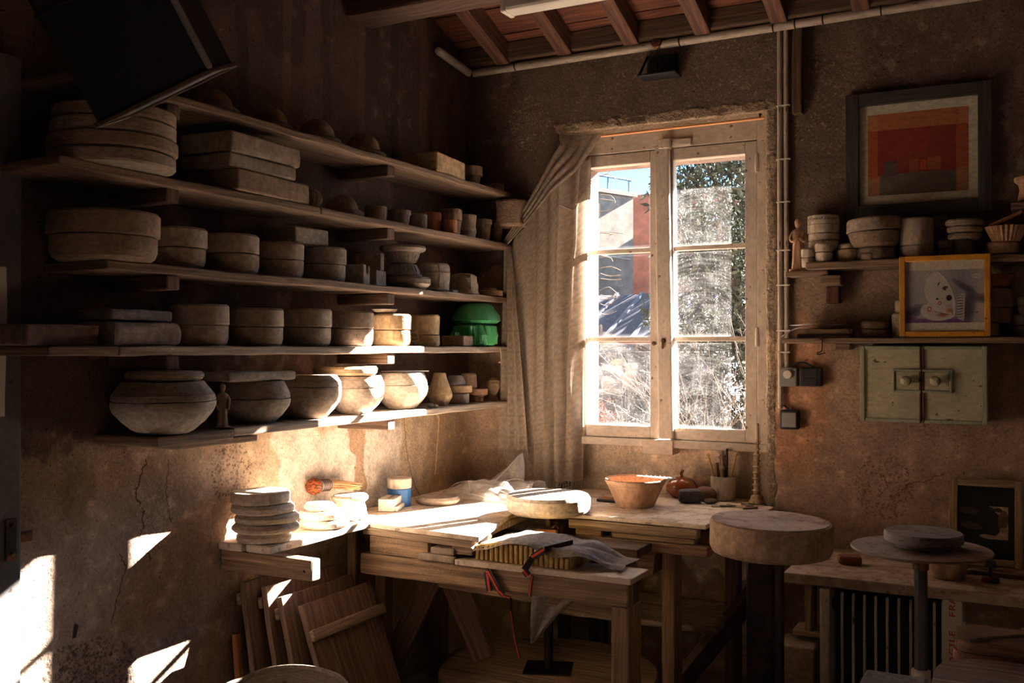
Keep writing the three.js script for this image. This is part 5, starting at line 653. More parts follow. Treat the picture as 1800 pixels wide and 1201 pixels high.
// ------------------------------------------------------------------ second wheel with a thick bat
{ const t = thing('pedestal_wheel', 'second wheel on a dark iron column with a thick round wooden bat', 'pottery wheel', [1.468, 0, 0.65]);
  part(t, 'thick_bat', lathe([[0.0001, 0], [0.160, 0], [0.178, 0.006], [0.186, 0.022], [0.187, 0.094], [0.184, 0.101], [0.178, 0.1035], [0.0001, 0.1035]], { seg: 80, amp: 0.0012 }).rotateZ(-0.02).translate(0, 0.656, 0), chalk(0.74, 0.55, 0.40), 'thick clay-stained bat'); part(t, 'dusty_top', lathe(DISC(0.179, 0.002, 0.0008), { seg: 80 }).rotateZ(-0.02).translate(0, 0.7593, 0), std({ color: lin(0.60, 0.52, 0.49), map: T.dusty }), 'layer of pale clay dust');
  part(t, 'head_plate', lathe(DISC(0.07, 0.02), { seg: 30 }).translate(0, 0.635, 0), M.darkIron); part(t, 'column', move(rbox(0.085, 0.60, 0.07, { b: 0.006, axis: 1 }), -0.03, 0.335, -0.02), M.darkIron); part(t, 'shaft', lathe(DISC(0.014, 0.62), { seg: 16 }).translate(0.035, 0.02, 0.03), M.darkIron); part(t, 'foot', move(rbox(0.24, 0.04, 0.2), -0.01, 0.02, 0), M.darkIron); }
// ------------------------------------------------------------------ boards leaning on the left wall
[['rear plank board leaning on the wall', 0.030, 0.56, 1.255, 0.36, 0.020, 0.085, true, 1], ['second plank board leaning on the wall, sunlit at its corner', 0.080, 0.545, 1.215, 0.36, 0.021, 0.10, true, 2], ['third plank board leaning on the wall', 0.135, 0.515, 1.205, 0.36, 0.022, 0.13, true, 3], ['front plank board leaning on the wall, with a batten', 0.190, 0.490, 1.175, 0.36, 0.020, 0.185, false, 4]].forEach(([label, xt, yt, zc, w, th, run, back, k]) => {
  const t = thing('plank_board', label, 'board', [xt + run, 0, zc], 0, 'plank boards leaning on the wall'); const L = Math.hypot(yt, run), a = Math.atan2(run, yt); t.rotation.z = a; t.position.y = 0.012;
  [[-0.5, -0.13], [-0.125, 0.22], [0.225, 0.5]].forEach(([p, q]) => part(t, 'plank', move(rbox(th, L, (q - p) * w, { axis: 1, b: 0.003, n: [1, 10, 1], amp: 0.0015 }), 0, L / 2, -(p + q) / 2 * w), M.board));
  part(t, 'batten', move(rbox(0.016, 0.036, w * 1.06, { axis: 2, b: 0.005 }), back ? -(th / 2 + 0.0085) : th / 2 + 0.0085, L - (back ? 0.05 : 0.10), -0.006), M.boardEdge); part(t, 'batten', move(rbox(0.016, 0.036, w * 1.04, { axis: 2, b: 0.005 }), back ? -(th / 2 + 0.0085) : th / 2 + 0.0085, 0.09, 0), M.boardEdge);
});
{ const t = thing('wood_strip', 'narrow orange-brown wooden strip behind the leaning boards', 'strip', [0.075, 0, 1.462]); t.rotation.z = 0.10; part(t, 'strip', move(rbox(0.02, 0.42, 0.02, { axis: 1 }), 0, 0.215, 0), M.orangeWood); part(t, 'cross_piece', move(rbox(0.024, 0.03, 0.06, { axis: 2 }), 0, 0.355, -0.03), M.bracket); }
{ // cast iron seat in the lower left
  const t = thing('iron_seat', 'old cast iron stool seat with slots, dusted with clay', 'stool', [0.46, -0.022, 1.76], -0.35);
  const rim = (u) => { const a = u * 6.2832; return [0.20 * Math.cos(a), 0.045 + 0.05 * Math.max(0, -Math.sin(a)) + 0.012 * Math.cos(2 * a), 0.165 * Math.sin(a)]; };
  const f = (u, v) => { const p = rim(u), k = v; return [p[0] * k, lerp(0.012, p[1], Math.pow(k, 2.2)), p[2] * k]; };
  const m = std({ color: lin(0.36, 0.30, 0.24), map: T.chalk, bumpMap: T.grit, bumpScale: 0.002, metalness: 0.2, roughness: 0.7 });
  const g = sheet(96, 20, f), idx = g.index.array, keep = []; for (let i = 0; i < idx.length; i += 3) { const q = Math.floor(i / 6), u = (q % 96) / 96, v = Math.floor(q / 96) / 20; const slot = v > 0.50 && v < 0.80 && ((u * 14) % 1) > 0.42 && ((u * 14) % 1) < 0.62; if (!slot) keep.push(idx[i], idx[i + 1], idx[i + 2]); } g.setIndex(keep);
  part(t, 'pan', mergeGeometries([g, g.clone().translate(0, -0.006, 0)]).translate(0, 0.352, 0), m, 'slotted pan'); part(t, 'rim', tube(Array.from({ length: 41 }, (_, i) => rim(i / 40)), 0.007, { seg: 120, rad: 8 }).translate(0, 0.352, 0), m); part(t, 'boss', lathe(DISC(0.05, 0.018, 0.004), { seg: 30 }).translate(0, 0.356, 0), m); part(t, 'post', lathe(DISC(0.025, 0.33), { seg: 20 }).translate(0, 0.02, 0), M.darkIron); part(t, 'base', lathe(DISC(0.15, 0.02), { seg: 40 }), M.darkIron); }
// ------------------------------------------------------------------ right part of the window wall
{ const t = thing('horizontal_pipe', 'pale painted pipe running along the top of the window wall', 'pipe'); part(t, 'pipe', rod([0.045, 2.482, 0.045], [4.15, 2.505, 0.045], 0.0165, { rad: 14 }), M.pipe); part(t, 'pipe', rod([0.04, 2.482, 0.06], [0.035, 2.515, 0.30], 0.0165, { rad: 14 }), M.pipe); for (const x of [0.26, 0.98, 1.34, 1.42, 1.52, 1.72, 2.2]) part(t, 'clip', new THREE.TorusGeometry(0.0175, 0.003, 6, 20).rotateY(Math.PI / 2).translate(x, 2.484 + 0.0055 * x, 0.045), M.darkIron); part(t, 'elbow', new THREE.SphereGeometry(0.020, 14, 10).translate(0.042, 2.482, 0.05), M.darkIron); }
for (const [k, x, y0, label] of [[0, 1.3575, 1.075, 'left of the two vertical conduits beside the window'], [1, 1.3815, 1.225, 'right of the two vertical conduits beside the window']]) { const t = thing('wall_conduit', label, 'conduit', [0, 0, 0], 0, 'vertical conduits beside the window'); part(t, 'tube', rod([x - 0.002, 2.475, 0.016], [x, y0, 0.016], 0.0088, { rad: 12 }), M.pipe); for (const y of [2.2, 2.0, 1.84, 1.66, 1.53, 1.36, 1.28]) part(t, 'clip', move(rbox(0.026, 0.005, 0.022, { b: 0.001 }), x, y, 0.014), M.whitePlastic); }
{ const t = thing('socket_box', 'grey switch box with a round pale knob under the conduits', 'switch', [1.389, 1.188, 0]); part(t, 'case', move(rbox(0.066, 0.070, 0.034, { b: 0.005 }), 0, 0, 0.0175), M.grey); part(t, 'knob', lathe([[0.0001, 0], [0.016, 0], [0.015, 0.012], [0.0001, 0.014]], { seg: 24 }).rotateX(Math.PI / 2).translate(0, 0.010, 0.034), M.whitePlastic, 'round pale knob'); }
{ const t = thing('socket_box', 'black double socket right of the grey switch box', 'socket', [1.470, 1.190, 0]); part(t, 'case', move(rbox(0.078, 0.070, 0.036, { b: 0.005 }), 0, 0, 0.0185), M.black); for (const y of [-0.017, 0.017]) part(t, 'socket_face', move(rbox(0.05, 0.026, 0.004), 0, y, 0.038), M.blackMatt); part(t, 'cable', tube([[-0.075, 0.04, 0.02], [-0.03, 0.052, 0.02], [0.01, 0.036, 0.02]], 0.004), M.black); }
{ const t = thing('socket_box', 'black square socket low beside the window corner', 'socket', [1.392, 1.030, 0]); part(t, 'case', move(rbox(0.072, 0.072, 0.034, { b: 0.008 }), 0, 0, 0.0175), M.black); part(t, 'lid', move(rbox(0.052, 0.054, 0.006, { b: 0.003 }), 0.002, 0, 0.037), M.grey); part(t, 'cable', tube([[-0.033, 0.046, 0.016], [-0.02, 0.05, 0.018], [0.0, 0.034, 0.018]], 0.004), M.black); }
{ const t = thing('wall_vent', 'small black tray fixed on the wall above the window', 'tray', [0.895, 2.405, 0]); part(t, 'back', move(rbox(0.13, 0.085, 0.006), 0, 0.01, 0.004), M.black); part(t, 'base', move(rbox(0.155, 0.008, 0.085), 0, -0.04, 0.045), M.black); for (const x of [-0.07, 0.07]) part(t, 'side', bar([x, -0.036, 0.08], [x * 0.85, 0.052, 0.012], 0.004, 0.012), M.black); part(t, 'wire', tube([[0.0, 0.085, 0.05], [-0.008, 0.02, 0.06], [-0.010, -0.03, 0.06]], 0.002), M.iron); part(t, 'wire', tube([[0.0, 0.085, 0.05], [0.010, 0.03, 0.06], [0.008, -0.03, 0.06]], 0.002), M.iron); part(t, 'pulley', lathe(DISC(0.022, 0.016), { seg: 20 }).rotateX(Math.PI / 2).translate(-0.005, 0.088, 0.05), M.iron); }
{ const t = thing('fluorescent_batten', 'unlit white fluorescent batten on the ceiling beam', 'lamp', [1.22, 2.49, 0.755]); part(t, 'housing', move(rbox(1.24, 0.046, 0.075, { b: 0.012, n: [1, 2, 2] }), 0, -0.0245, 0), M.whitePlastic); part(t, 'end_cap', move(rbox(0.02, 0.05, 0.08, { b: 0.008 }), -0.622, -0.0255, 0), M.whitePlastic); }
solo('corner_post', 'dark wooden post in the upper corner behind the conduits', 'post', move(rbox(0.035, 0.34, 0.04, { axis: 1, n: [1, 8, 1], amp: 0.004 }), 0, 0, 0), M.beamDark, [1.425, 2.33, 0.022]);
{ // dark box hanging near the camera, upper left
  const t = thing('hanging_box', 'dark box hanging tilted near the ceiling with dusty worn edges', 'box', [0.645, 1.86, 2.35]); t.rotation.set(0.34, YAW, 0.42, 'YXZ'); const m = std({ color: lin(0.012, 0.012, 0.016), roughness: 0.6, map: T.paint });
  part(t, 'case', rbox(0.25, 0.40, 0.17, { b: 0.006, axis: 1 }).translate(0, 0.14, 0), m); for (const y of [0.16, 0.215]) part(t, 'band', rbox(0.256, 0.008, 0.176, { b: 0.002 }).translate(0, y, 0), M.darkIron);
  const e = std({ color: lin(0.16, 0.115, 0.08), map: T.chalk, roughness: 0.85 }); for (const s of [-1, 1]) { part(t, 'bottom_rim', rbox(0.262, 0.010, 0.008, { b: 0.003, n: [16, 1, 1], amp: 0.0015, fr: 40 }).translate(0, -0.060, s * 0.087), e, 'dusty bottom rim'); part(t, 'bottom_rim', rbox(0.008, 0.010, 0.170, { b: 0.003 }).translate(s * 0.127, -0.060, 0), e); } part(t, 'side_tube', rod([0.128, -0.05, 0.088], [0.128, 0.33, 0.088], 0.007), M.grey); part(t, 'hanger', tube([[0, 0.33, 0], [-0.10, 0.62, 0.05], [-0.20, 1.1, 0.14]], 0.006), M.darkIron); }
// pictures
const PRINT = (w, h, f) => canvasTex(w, h, f);
function framed(name, label, at, w, h, bw, depth, fm, inner, o = {}) {
  const t = thing(name, label, 'picture', at, 0); t.rotation.set(o.lean ?? 0, 0, o.roll ?? 0);
  for (const s of [-1, 1]) { part(t, 'frame_side', move(rbox(bw, h, depth, { axis: 1, b: 0.0025 }), s * (w - bw) / 2, h / 2, depth / 2), fm); part(t, 'frame_rail', move(rbox(w - 2 * bw, bw, depth, { b: 0.0025 }), 0, s > 0 ? h - bw / 2 : bw / 2, depth / 2), fm); }
  const p = part(t, 'print', new THREE.PlaneGeometry(w - 2 * bw, h - 2 * bw), std({ map: inner, roughness: 0.85 })); p.position.set(0, h / 2, depth * 0.35); const g = part(t, 'glass', new THREE.PlaneGeometry(w - 2 * bw, h - 2 * bw), M.glass); g.position.set(0, h / 2, depth * 0.6);
  part(t, 'backing', move(rbox(w - 0.01, h - 0.01, 0.004), 0, h / 2, 0.003), M.bracket); return t;
}
framed('dark_framed_print', 'large dark frame with an abstract orange print above the wall shelf', [1.834, 1.762, 0.001], 0.478, 0.447, 0.045, 0.028, M.darkFrame, PRINT(768, 704, (c, w, h) => {
  c.fillStyle = '#cfc6b2'; c.fillRect(0, 0, w, h); const x0 = 58, y0 = 66, W = w - 116, H = h - 132, R = (a, b, d, e, col) => { c.fillStyle = col; c.fillRect(x0 + a * W, y0 + b * H, d * W, e * H); };
  R(0, 0, 1, 1, '#b56a3f'); R(0, 0, 1, 0.22, '#b8754c'); R(0.10, 0.0, 0.80, 0.20, '#b06a42'); R(0, 0.20, 0.10, 0.58, '#a8542a'); R(0.10, 0.20, 0.78, 0.56, '#8a2f24'); R(0.3, 0.2, 0.3, 0.5, '#8f3425'); R(0.88, 0.20, 0.12, 0.52, '#a55230'); R(0.88, 0.72, 0.12, 0.28, '#a07044'); R(0, 0.78, 0.12, 0.22, '#a06e4c'); R(0.12, 0.74, 0.76, 0.26, '#665a52'); R(0.17, 0.60, 0.13, 0.17, '#5c4a48'); R(0.18, 0.585, 0.11, 0.03, '#53423f'); R(0.42, 0.58, 0.09, 0.16, '#9c4d28'); R(0.60, 0.57, 0.13, 0.16, '#a2582b'); R(0.53, 0.60, 0.06, 0.12, '#bd4b2a');
  overlay(c, w, h, (u, v) => 0.86 + 0.28 * fbm(u * 30, v * 50, 5, 0, 0, 4)); }));
framed('orange_framed_photo', 'orange frame with a butterfly photograph leaning on the shelf', [1.932, 1.3335, 0.158], 0.279, 0.272, 0.018, 0.018, M.orangeFrame, PRINT(768, 740, (c, w, h) => {
  c.fillStyle = '#d3c9b4'; c.fillRect(0, 0, w, h); const y0 = h * 0.13, H = h * 0.745, X = (a) => a * w, Y = (b) => y0 + b * H; c.save(); c.beginPath(); c.rect(0, y0, w, H); c.clip(); const bg = c.createLinearGradient(0, 0, w, 0); bg.addColorStop(0, '#b4acab'); bg.addColorStop(0.45, '#aaa2a6'); bg.addColorStop(0.7, '#8f8893'); bg.addColorStop(1, '#b0a7a6'); c.fillStyle = bg; c.fillRect(0, y0, w, H);
  const el = (a, b, r, s, col, rot = 0) => { c.fillStyle = col; c.beginPath(); c.ellipse(X(a), Y(b), r * w, s * w, rot, 0, 6.3); c.fill(); }, soft = (a, b, r, s, col, rot) => { for (let k = 6; k > 0; k--) el(a, b, r * k / 6, s * k / 6, col + '33', rot); };
  soft(0.80, 0.72, 0.09, 0.30, '#2c2a36', 0.1); soft(0.76, 0.34, 0.20, 0.05, '#3a3744', 0.6); soft(0.95, 0.55, 0.16, 0.07, '#35323e', 0.2); soft(0.10, 0.80, 0.17, 0.09, '#2f2a3a', -0.6); for (let i = 0; i < 30; i++) soft(0.02 + i * 0.026, 0.95 + 0.06 * h2(i, 1, 3), 0.07, 0.045, ['#6d3f80', '#7d4b94', '#5a3470', '#8d4f93'][i % 4], i);
  c.fillStyle = '#cfc5bf'; c.beginPath(); c.moveTo(X(0.30), Y(0.62)); c.bezierCurveTo(X(0.20), Y(0.42), X(0.24), Y(0.06), X(0.42), Y(0.02)); c.bezierCurveTo(X(0.52), Y(0.10), X(0.62), Y(0.36), X(0.64), Y(0.62)); c.lineTo(X(0.63), Y(0.88)); c.bezierCurveTo(X(0.55), Y(0.97), X(0.40), Y(0.98), X(0.33), Y(0.95)); c.bezierCurveTo(X(0.20), Y(0.90), X(0.12), Y(0.72), X(0.30), Y(0.62)); c.fill(); c.strokeStyle = 'rgba(120,110,112,0.7)'; c.lineWidth = 2.5; for (let i = 0; i < 12; i++) { c.beginPath(); c.moveTo(X(0.61), Y(0.86)); c.quadraticCurveTo(X(0.46 + 0.012 * i), Y(0.55), X(0.25 + i * 0.028), Y(0.42 - 0.045 * i + 0.002 * i * i)); c.stroke(); } for (let i = 0; i < 8; i++) { c.beginPath(); c.moveTo(X(0.60), Y(0.86)); c.quadraticCurveTo(X(0.42), Y(0.80), X(0.20 + i * 0.02), Y(0.70 + i * 0.035)); c.stroke(); } c.strokeStyle = '#5f5659'; c.lineWidth = 4; c.beginPath(); c.moveTo(X(0.42), Y(0.02)); c.bezierCurveTo(X(0.52), Y(0.10), X(0.62), Y(0.36), X(0.64), Y(0.62)); c.stroke();
  el(0.56, 0.53, 0.036, 0.036, '#241f28'); for (const [a, b] of [[0.49, 0.35], [0.51, 0.37], [0.505, 0.33], [0.53, 0.33]]) el(a, b, 0.016, 0.016, '#3a333a'); el(0.43, 0.26, 0.010, 0.03, '#4a4248', 0.4); el(0.41, 0.55, 0.018, 0.014, '#3a333a'); el(0.31, 0.74, 0.026, 0.036, '#a8482c'); el(0.31, 0.74, 0.014, 0.022, '#e2cbb8'); el(0.44, 0.63, 0.022, 0.027, '#a8483a'); el(0.44, 0.63, 0.012, 0.016, '#d8bcae'); soft(0.56, 0.77, 0.05, 0.035, '#d0612c', 0); soft(0.48, 0.86, 0.08, 0.03, '#b04a26', 0);
  c.fillStyle = '#b9afb0'; c.beginPath(); c.moveTo(X(0.66), Y(0.46)); c.lineTo(X(0.76), Y(0.46)); c.lineTo(X(0.745), Y(0.97)); c.lineTo(X(0.66), Y(0.93)); c.fill(); c.strokeStyle = '#2c272c'; for (let i = 0; i < 9; i++) { c.lineWidth = 4 + 5 * h2(i, 2, 2); c.beginPath(); c.moveTo(X(0.66), Y(0.50 + i * 0.05)); c.quadraticCurveTo(X(0.69), Y(0.47 + i * 0.055), X(0.735), Y(0.50 + i * 0.048)); c.stroke(); } c.lineWidth = 3; c.beginPath(); c.moveTo(X(0.74), Y(0.82)); c.lineTo(X(0.90), Y(0.81)); c.stroke(); el(0.905, 0.81, 0.014, 0.006, '#2c272c'); c.strokeStyle = 'rgba(235,230,225,0.6)'; c.lineWidth = 3; for (let i = 0; i < 4; i++) { c.beginPath(); c.ellipse(X(0.90), Y(0.13), w * (0.06 - 0.012 * i), w * (0.028 - 0.005 * i), 0.3 * i, 0, 6.3); c.stroke(); } c.restore();
  overlay(c, w, h, (u, v) => 0.9 + 0.2 * fbm(u * 60, v * 60, 9, 0, 0, 3)); }), { lean: 0.0 });
framed('black_photo_frame', 'pale wooden frame with a dark photograph leaning behind the turntable', [2.052, 0.574, 0.115], 0.222, 0.285, 0.025, 0.016, M.frameWood, PRINT(384, 512, (c, w, h) => {
  c.fillStyle = '#15110f'; c.fillRect(0, 0, w, h); const el = (a, b, r, s, col) => { c.fillStyle = col; c.beginPath(); c.ellipse(a * w, b * h, r * w, s * h, 0.1, 0, 6.3); c.fill(); }; c.fillStyle = '#b9a58c'; c.fillRect(0.55 * w, 0.27 * h, 0.34 * w, 0.46 * h); for (const [a, b, r, s, col] of [[0.2, 0.35, 0.18, 0.05, '#4a3a2f'], [0.25, 0.56, 0.2, 0.05, '#5a4536'], [0.55, 0.33, 0.12, 0.05, '#2a211d'], [0.62, 0.52, 0.16, 0.17, '#241c19'], [0.80, 0.46, 0.09, 0.14, '#6a5242'], [0.72, 0.32, 0.07, 0.03, '#3a2d26'], [0.82, 0.60, 0.08, 0.04, '#a58a6f'], [0.55, 0.70, 0.16, 0.03, '#b09a80']]) el(a, b, r, s, col); c.fillStyle = '#15110f'; c.fillRect(0.36 * w, 0.76 * h, 0.6 * w, 0.24 * h); overlay(c, w, h, (u, v) => 0.7 + 0.6 * fbm(u * 12, v * 14, 3, 0, 0, 4)); }), { lean: -0.17 });
// green wall cabinet
{ const t = thing('wall_cabinet', 'small green painted wall cupboard with two doors', 'cabinet', [1.858, 1.041, 0.0]); const W = 0.405, H = 0.262, D = 0.105;
  part(t, 'carcass', move(rbox(W - 0.006, H - 0.004, D, { b: 0.003 }), 0, H / 2, D / 2 + 0.001), M.greenTrim);
  for (const s of [-1, 1]) { const d = new THREE.Group(); d.name = 'door'; d.userData.label = s < 0 ? 'left door with a keyhole latch' : 'right door with worn edge'; d.position.set(s * W / 4, H / 2, D + 0.001); t.add(d); const w = W / 2 - 0.003;
    part(d, 'panel', move(rbox(w, H, 0.012, { b: 0.002 }), 0, 0, 0.007), M.greenPaint); part(d, 'edge_trim', move(rbox(0.016, H, 0.007, { axis: 1 }), s * (w / 2 - 0.008), 0, 0.0165), M.greenTrim); for (const q of [-1, 1]) part(d, 'edge_trim', move(rbox(w - 0.018, 0.012, 0.006), -s * 0.008, q * (H / 2 - 0.006), 0.016), M.greenTrim); part(d, 'meeting_edge', move(rbox(0.006, H, 0.007, { axis: 1, n: [1, 20, 1], amp: 0.001 }), -s * (w / 2 - 0.003), 0, 0.0165), M.rafter, 'worn reddish edge');
    for (const q of [-1, 1]) part(d, 'moulding', move(rbox(0.088, 0.009, 0.009), -s * 0.055, q * 0.036 + 0.012, 0.0175), M.greenTrim); part(d, 'moulding', move(rbox(0.009, 0.081, 0.009, { axis: 1 }), -s * 0.015 + s * 0.004, 0.012, 0.0175), M.greenTrim); part(d, 'boss_panel', move(rbox(0.076, 0.062, 0.004), -s * 0.055, 0.012, 0.0152), M.greenPaint);
    part(d, 'knob', lathe([[0.0001, 0], [0.009, 0], [0.008, 0.010], [0.016, 0.016], [0.018, 0.024], [0.014, 0.032], [0.0001, 0.035]], { seg: 28, crease: 1 }).rotateX(Math.PI / 2).translate(-s * (s < 0 ? 0.052 : 0.058), 0.012, 0.017), M.greenPaint, 'round turned knob'); }
  part(t, 'latch', move(rbox(0.012, 0.014, 0.01), -0.004, 0.145, D + 0.022), M.iron); }
// two plank shelves
{ const t = thing('plank_shelf', 'lower plank shelf above the green cupboard', 'shelf', [0, 1.332, 0]); part(t, 'plank', move(rbox(1.05, 0.019, 0.183, { b: 0.004, n: [30, 1, 2], amp: 0.002 }), 1.925, -0.0098, 0.0925), M.shelf); part(t, 'cleat', move(rbox(0.05, 0.022, 0.07), 1.59, -0.031, 0.036), M.bracket); part(t, 'cleat', move(rbox(0.05, 0.022, 0.07), 2.25, -0.031, 0.036), M.bracket); part(t, 'hook', tube([[1.535, -0.006, 0.185], [1.532, 0.0, 0.189], [1.538, 0.003, 0.189], [1.541, -0.008, 0.189], [1.539, -0.045, 0.189], [1.525, -0.052, 0.189], [1.527, -0.058, 0.189], [1.550, -0.054, 0.189]], 0.0022, { rad: 6 }), M.iron, 'bent wire hook'); }
{ const t = thing('plank_shelf', 'upper plank shelf carrying the small moulds', 'shelf', [0, 1.602, 0]); part(t, 'plank', move(rbox(0.98, 0.026, 0.15, { b: 0.005, n: [30, 1, 2], amp: 0.003 }), 1.965, -0.0135, 0.076), M.shelf); part(t, 'thin_board', move(rbox(0.15, 0.018, 0.10, { b: 0.003, n: [6, 1, 2], amp: 0.002 }), 1.47, -0.0365, 0.052), M.shelf); part(t, 'bracket_arm', move(rbox(0.07, 0.036, 0.11, { b: 0.004 }), 1.555, -0.064, 0.057), M.shelf); part(t, 'bracket_post', move(rbox(0.045, 0.062, 0.05, { b: 0.003, axis: 1 }), 1.552, -0.1135, 0.027), M.rafter); part(t, 'bracket_arm', move(rbox(0.07, 0.04, 0.11), 2.25, -0.0475, 0.057), M.shelf); }
const U = 1.6025, Lw = 1.3325;
figure('clay_statuette', 'slim terracotta figure of a robed person on the upper shelf', [1.432, 1.5755, 0.055], 0.196, 0.25, M.terraPale, true);
{ const t = thing('plaster_ring_stack', 'tall stack of pale plaster rings with handwriting', 'mould', [1.522, U + 0.047, 0.045]); part(t, 'bottom_ring', lathe(DISC(0.054, 0.034, 0.003)).translate(0, 0, 0), M.mouldPale); part(t, 'middle_ring', lathe(DISC(0.055, 0.026, 0.003)).translate(0.001, 0.035, 0), M.mouldPale); part(t, 'top_ring', lathe(DISC(0.056, 0.064, 0.003)).translate(-0.002, 0.062, 0), M.mouldPale); part(t, 'groove', new THREE.TorusGeometry(0.0556, 0.0012, 5, 50).rotateX(Math.PI / 2).translate(-0.002, 0.092, 0), M.mould);
  const tx = canvasTex(1024, 128, (c, w, h) => { c.clearRect(0, 0, w, h); c.fillStyle = '#2a1f1a'; c.strokeStyle = '#2a1f1a'; c.font = 'italic bold 68px serif'; c.save(); c.transform(1, 0, -0.12, 1, 0, 0); c.fillText('n\u00ba3 pied Leons', 262, 86); c.restore(); c.fillText('\u00b7', 790, 86); }); tx.wrapS = THREE.ClampToEdgeWrapping;
  const g = sheet(60, 1, (u, v) => { const a = -2.3 + u * 4.6; return [-0.002 + 0.0564 * Math.sin(a), 0.124 - v * 0.024, 0.0564 * Math.cos(a)]; }), uv = g.attributes.uv; for (let i = 0; i < uv.count; i++) uv.setY(i, 1 - uv.getY(i)); part(t, 'handwriting', g, std({ map: tx, transparent: true, side: THREE.DoubleSide }), 'black handwriting'); }
solo('wood_batten', 'small wooden block under the ring stack on the upper shelf', 'block', rbox(0.085, 0.045, 0.05).translate(0, 0.0228, 0), M.bracket, [1.535, U, 0.03]);
mould('small rough two-part mould at the left end of the upper shelf', 0, 0.108, 0.024, 0.070, { x: 1.478, y: 1.584, m: M.mouldPale, group: 'small moulds on the upper shelf' }); mould('small two-part mould with faint writing in front of the ring stack', 0, 0.116, 0.030, 0.066, { x: 1.535, y: U, m: M.mouldPale, group: 'small moulds on the upper shelf' }); mould('small drum mould with a narrower lid on the upper shelf', 0, 0.085, 0.040, 0.062, { x: 1.612, y: U, m: M.clay, m2: M.mouldPale, wide: 0.85, split: 0.68, group: 'small moulds on the upper shelf' });
{ const t = thing('wide_bowl_mould', 'wide two-part bowl mould on a dark bowl on the upper shelf', 'mould', [1.700, U + 0.046, 0.078]); part(t, 'lower_half', lathe([[0.0001, 0], [0.070, 0], [0.080, 0.012], [0.088, 0.052], [0.0001, 0.053]], { amp: 0.003 }), M.mouldBrown); part(t, 'upper_half', lathe([[0.0001, 0], [0.093, 0], [0.095, 0.004], [0.091, 0.04], [0.086, 0.046], [0.0001, 0.048]], { amp: 0.003 }).rotateZ(0.06).translate(0, 0.056, 0), M.mould); }
disc('dark shallow bowl under the wide bowl mould', [1.706, U, 0.080], 0.066, 0.044, M.mouldDark, { name: 'dark_bowl', cat: 'bowl' }); disc('little flat drum in front of the dark bowl', [1.688, U, 0.125], 0.026, 0.022, M.mouldBrown, { name: 'small_mould', cat: 'mould', b: 0.003 });
mould('tall patched round mould on the upper shelf', 0, 0.070, 0.056, 0.140, { x: 1.838, y: U, m: M.mould, split: 0.32, wide: 0.98, group: 'small moulds on the upper shelf' }); mould('dark low mould right of the tall patched mould', 0, 0.06, 0.029, 0.060, { x: 1.926, y: U, m: M.mouldDark, group: 'small moulds on the upper shelf' });
[0, 1, 2].forEach((k) => disc(['lowest of three wide plates stacked behind the basket', 'middle one of three wide plates stacked behind the basket', 'top one of three wide plates stacked behind the basket'][k], [1.988, U + 0.0615 + k * 0.0225, 0.068], 0.052 + k * 0.004, 0.021, M.mould, { name: 'wide_plate', cat: 'plate', group: 'plates behind the basket' })); disc('dark drum under the wide plates', [1.988, U, 0.068], 0.030, 0.060, M.mouldDark, { name: 'dark_drum', cat: 'drum' });
disc('low drum mould under the ribbed basket', [2.105, U, 0.090], 0.050, 0.044, M.clay, { name: 'drum_mould', cat: 'mould' });
{ const t = thing('ribbed_basket', 'small ribbed clay basket with a little handle', 'basket', [2.115, U + 0.0455, 0.092], 1.2); const g = lathe([[0.0001, 0], [0.040, 0], [0.052, 0.028], [0.062, 0.050], [0.056, 0.050], [0.036, 0.008], [0.0001, 0.006]], { seg: 96 }), p = g.attributes.position; for (let i = 0; i < p.count; i++) { const a = Math.atan2(p.getZ(i), p.getX(i)), k = 1 + 0.05 * Math.sin(a * 24); p.setX(i, p.getX(i) * k); p.setZ(i, p.getZ(i) * k); } part(t, 'body', toCreasedNormals(g, 0.8), M.terraPale); part(t, 'handle', tube([[0.055, 0.045, 0], [0.080, 0.046, 0], [0.072, 0.030, 0], [0.052, 0.026, 0]], 0.005), M.terraPale); }
solo('wooden_tile', 'orange wooden tile stuck into the ribbed basket', 'lid', rbox(0.105, 0.012, 0.07, { b: 0.002 }).rotateZ(0.42).translate(0, 0.030, 0), M.orangeWood, [2.115, U + 0.088, 0.092]);
{ const t = thing('spool_pot', 'pale spool-shaped pot on a high ledge at the right edge', 'pot', [2.185, 1.7725, 0.085]); part(t, 'body', lathe([[0.0001, 0], [0.032, 0], [0.036, 0.008], [0.030, 0.045], [0.034, 0.062], [0.046, 0.072], [0.046, 0.084], [0.040, 0.088], [0.0001, 0.088]], { amp: 0.001 }), M.terraPale); }
{ const t = thing('ledge_bracket', 'short ledge carrying the spool-shaped pot', 'shelf', [2.31, 1.772, 0]); part(t, 'plank', move(rbox(0.36, 0.02, 0.14), 0, -0.0105, 0.071), M.bracket); }
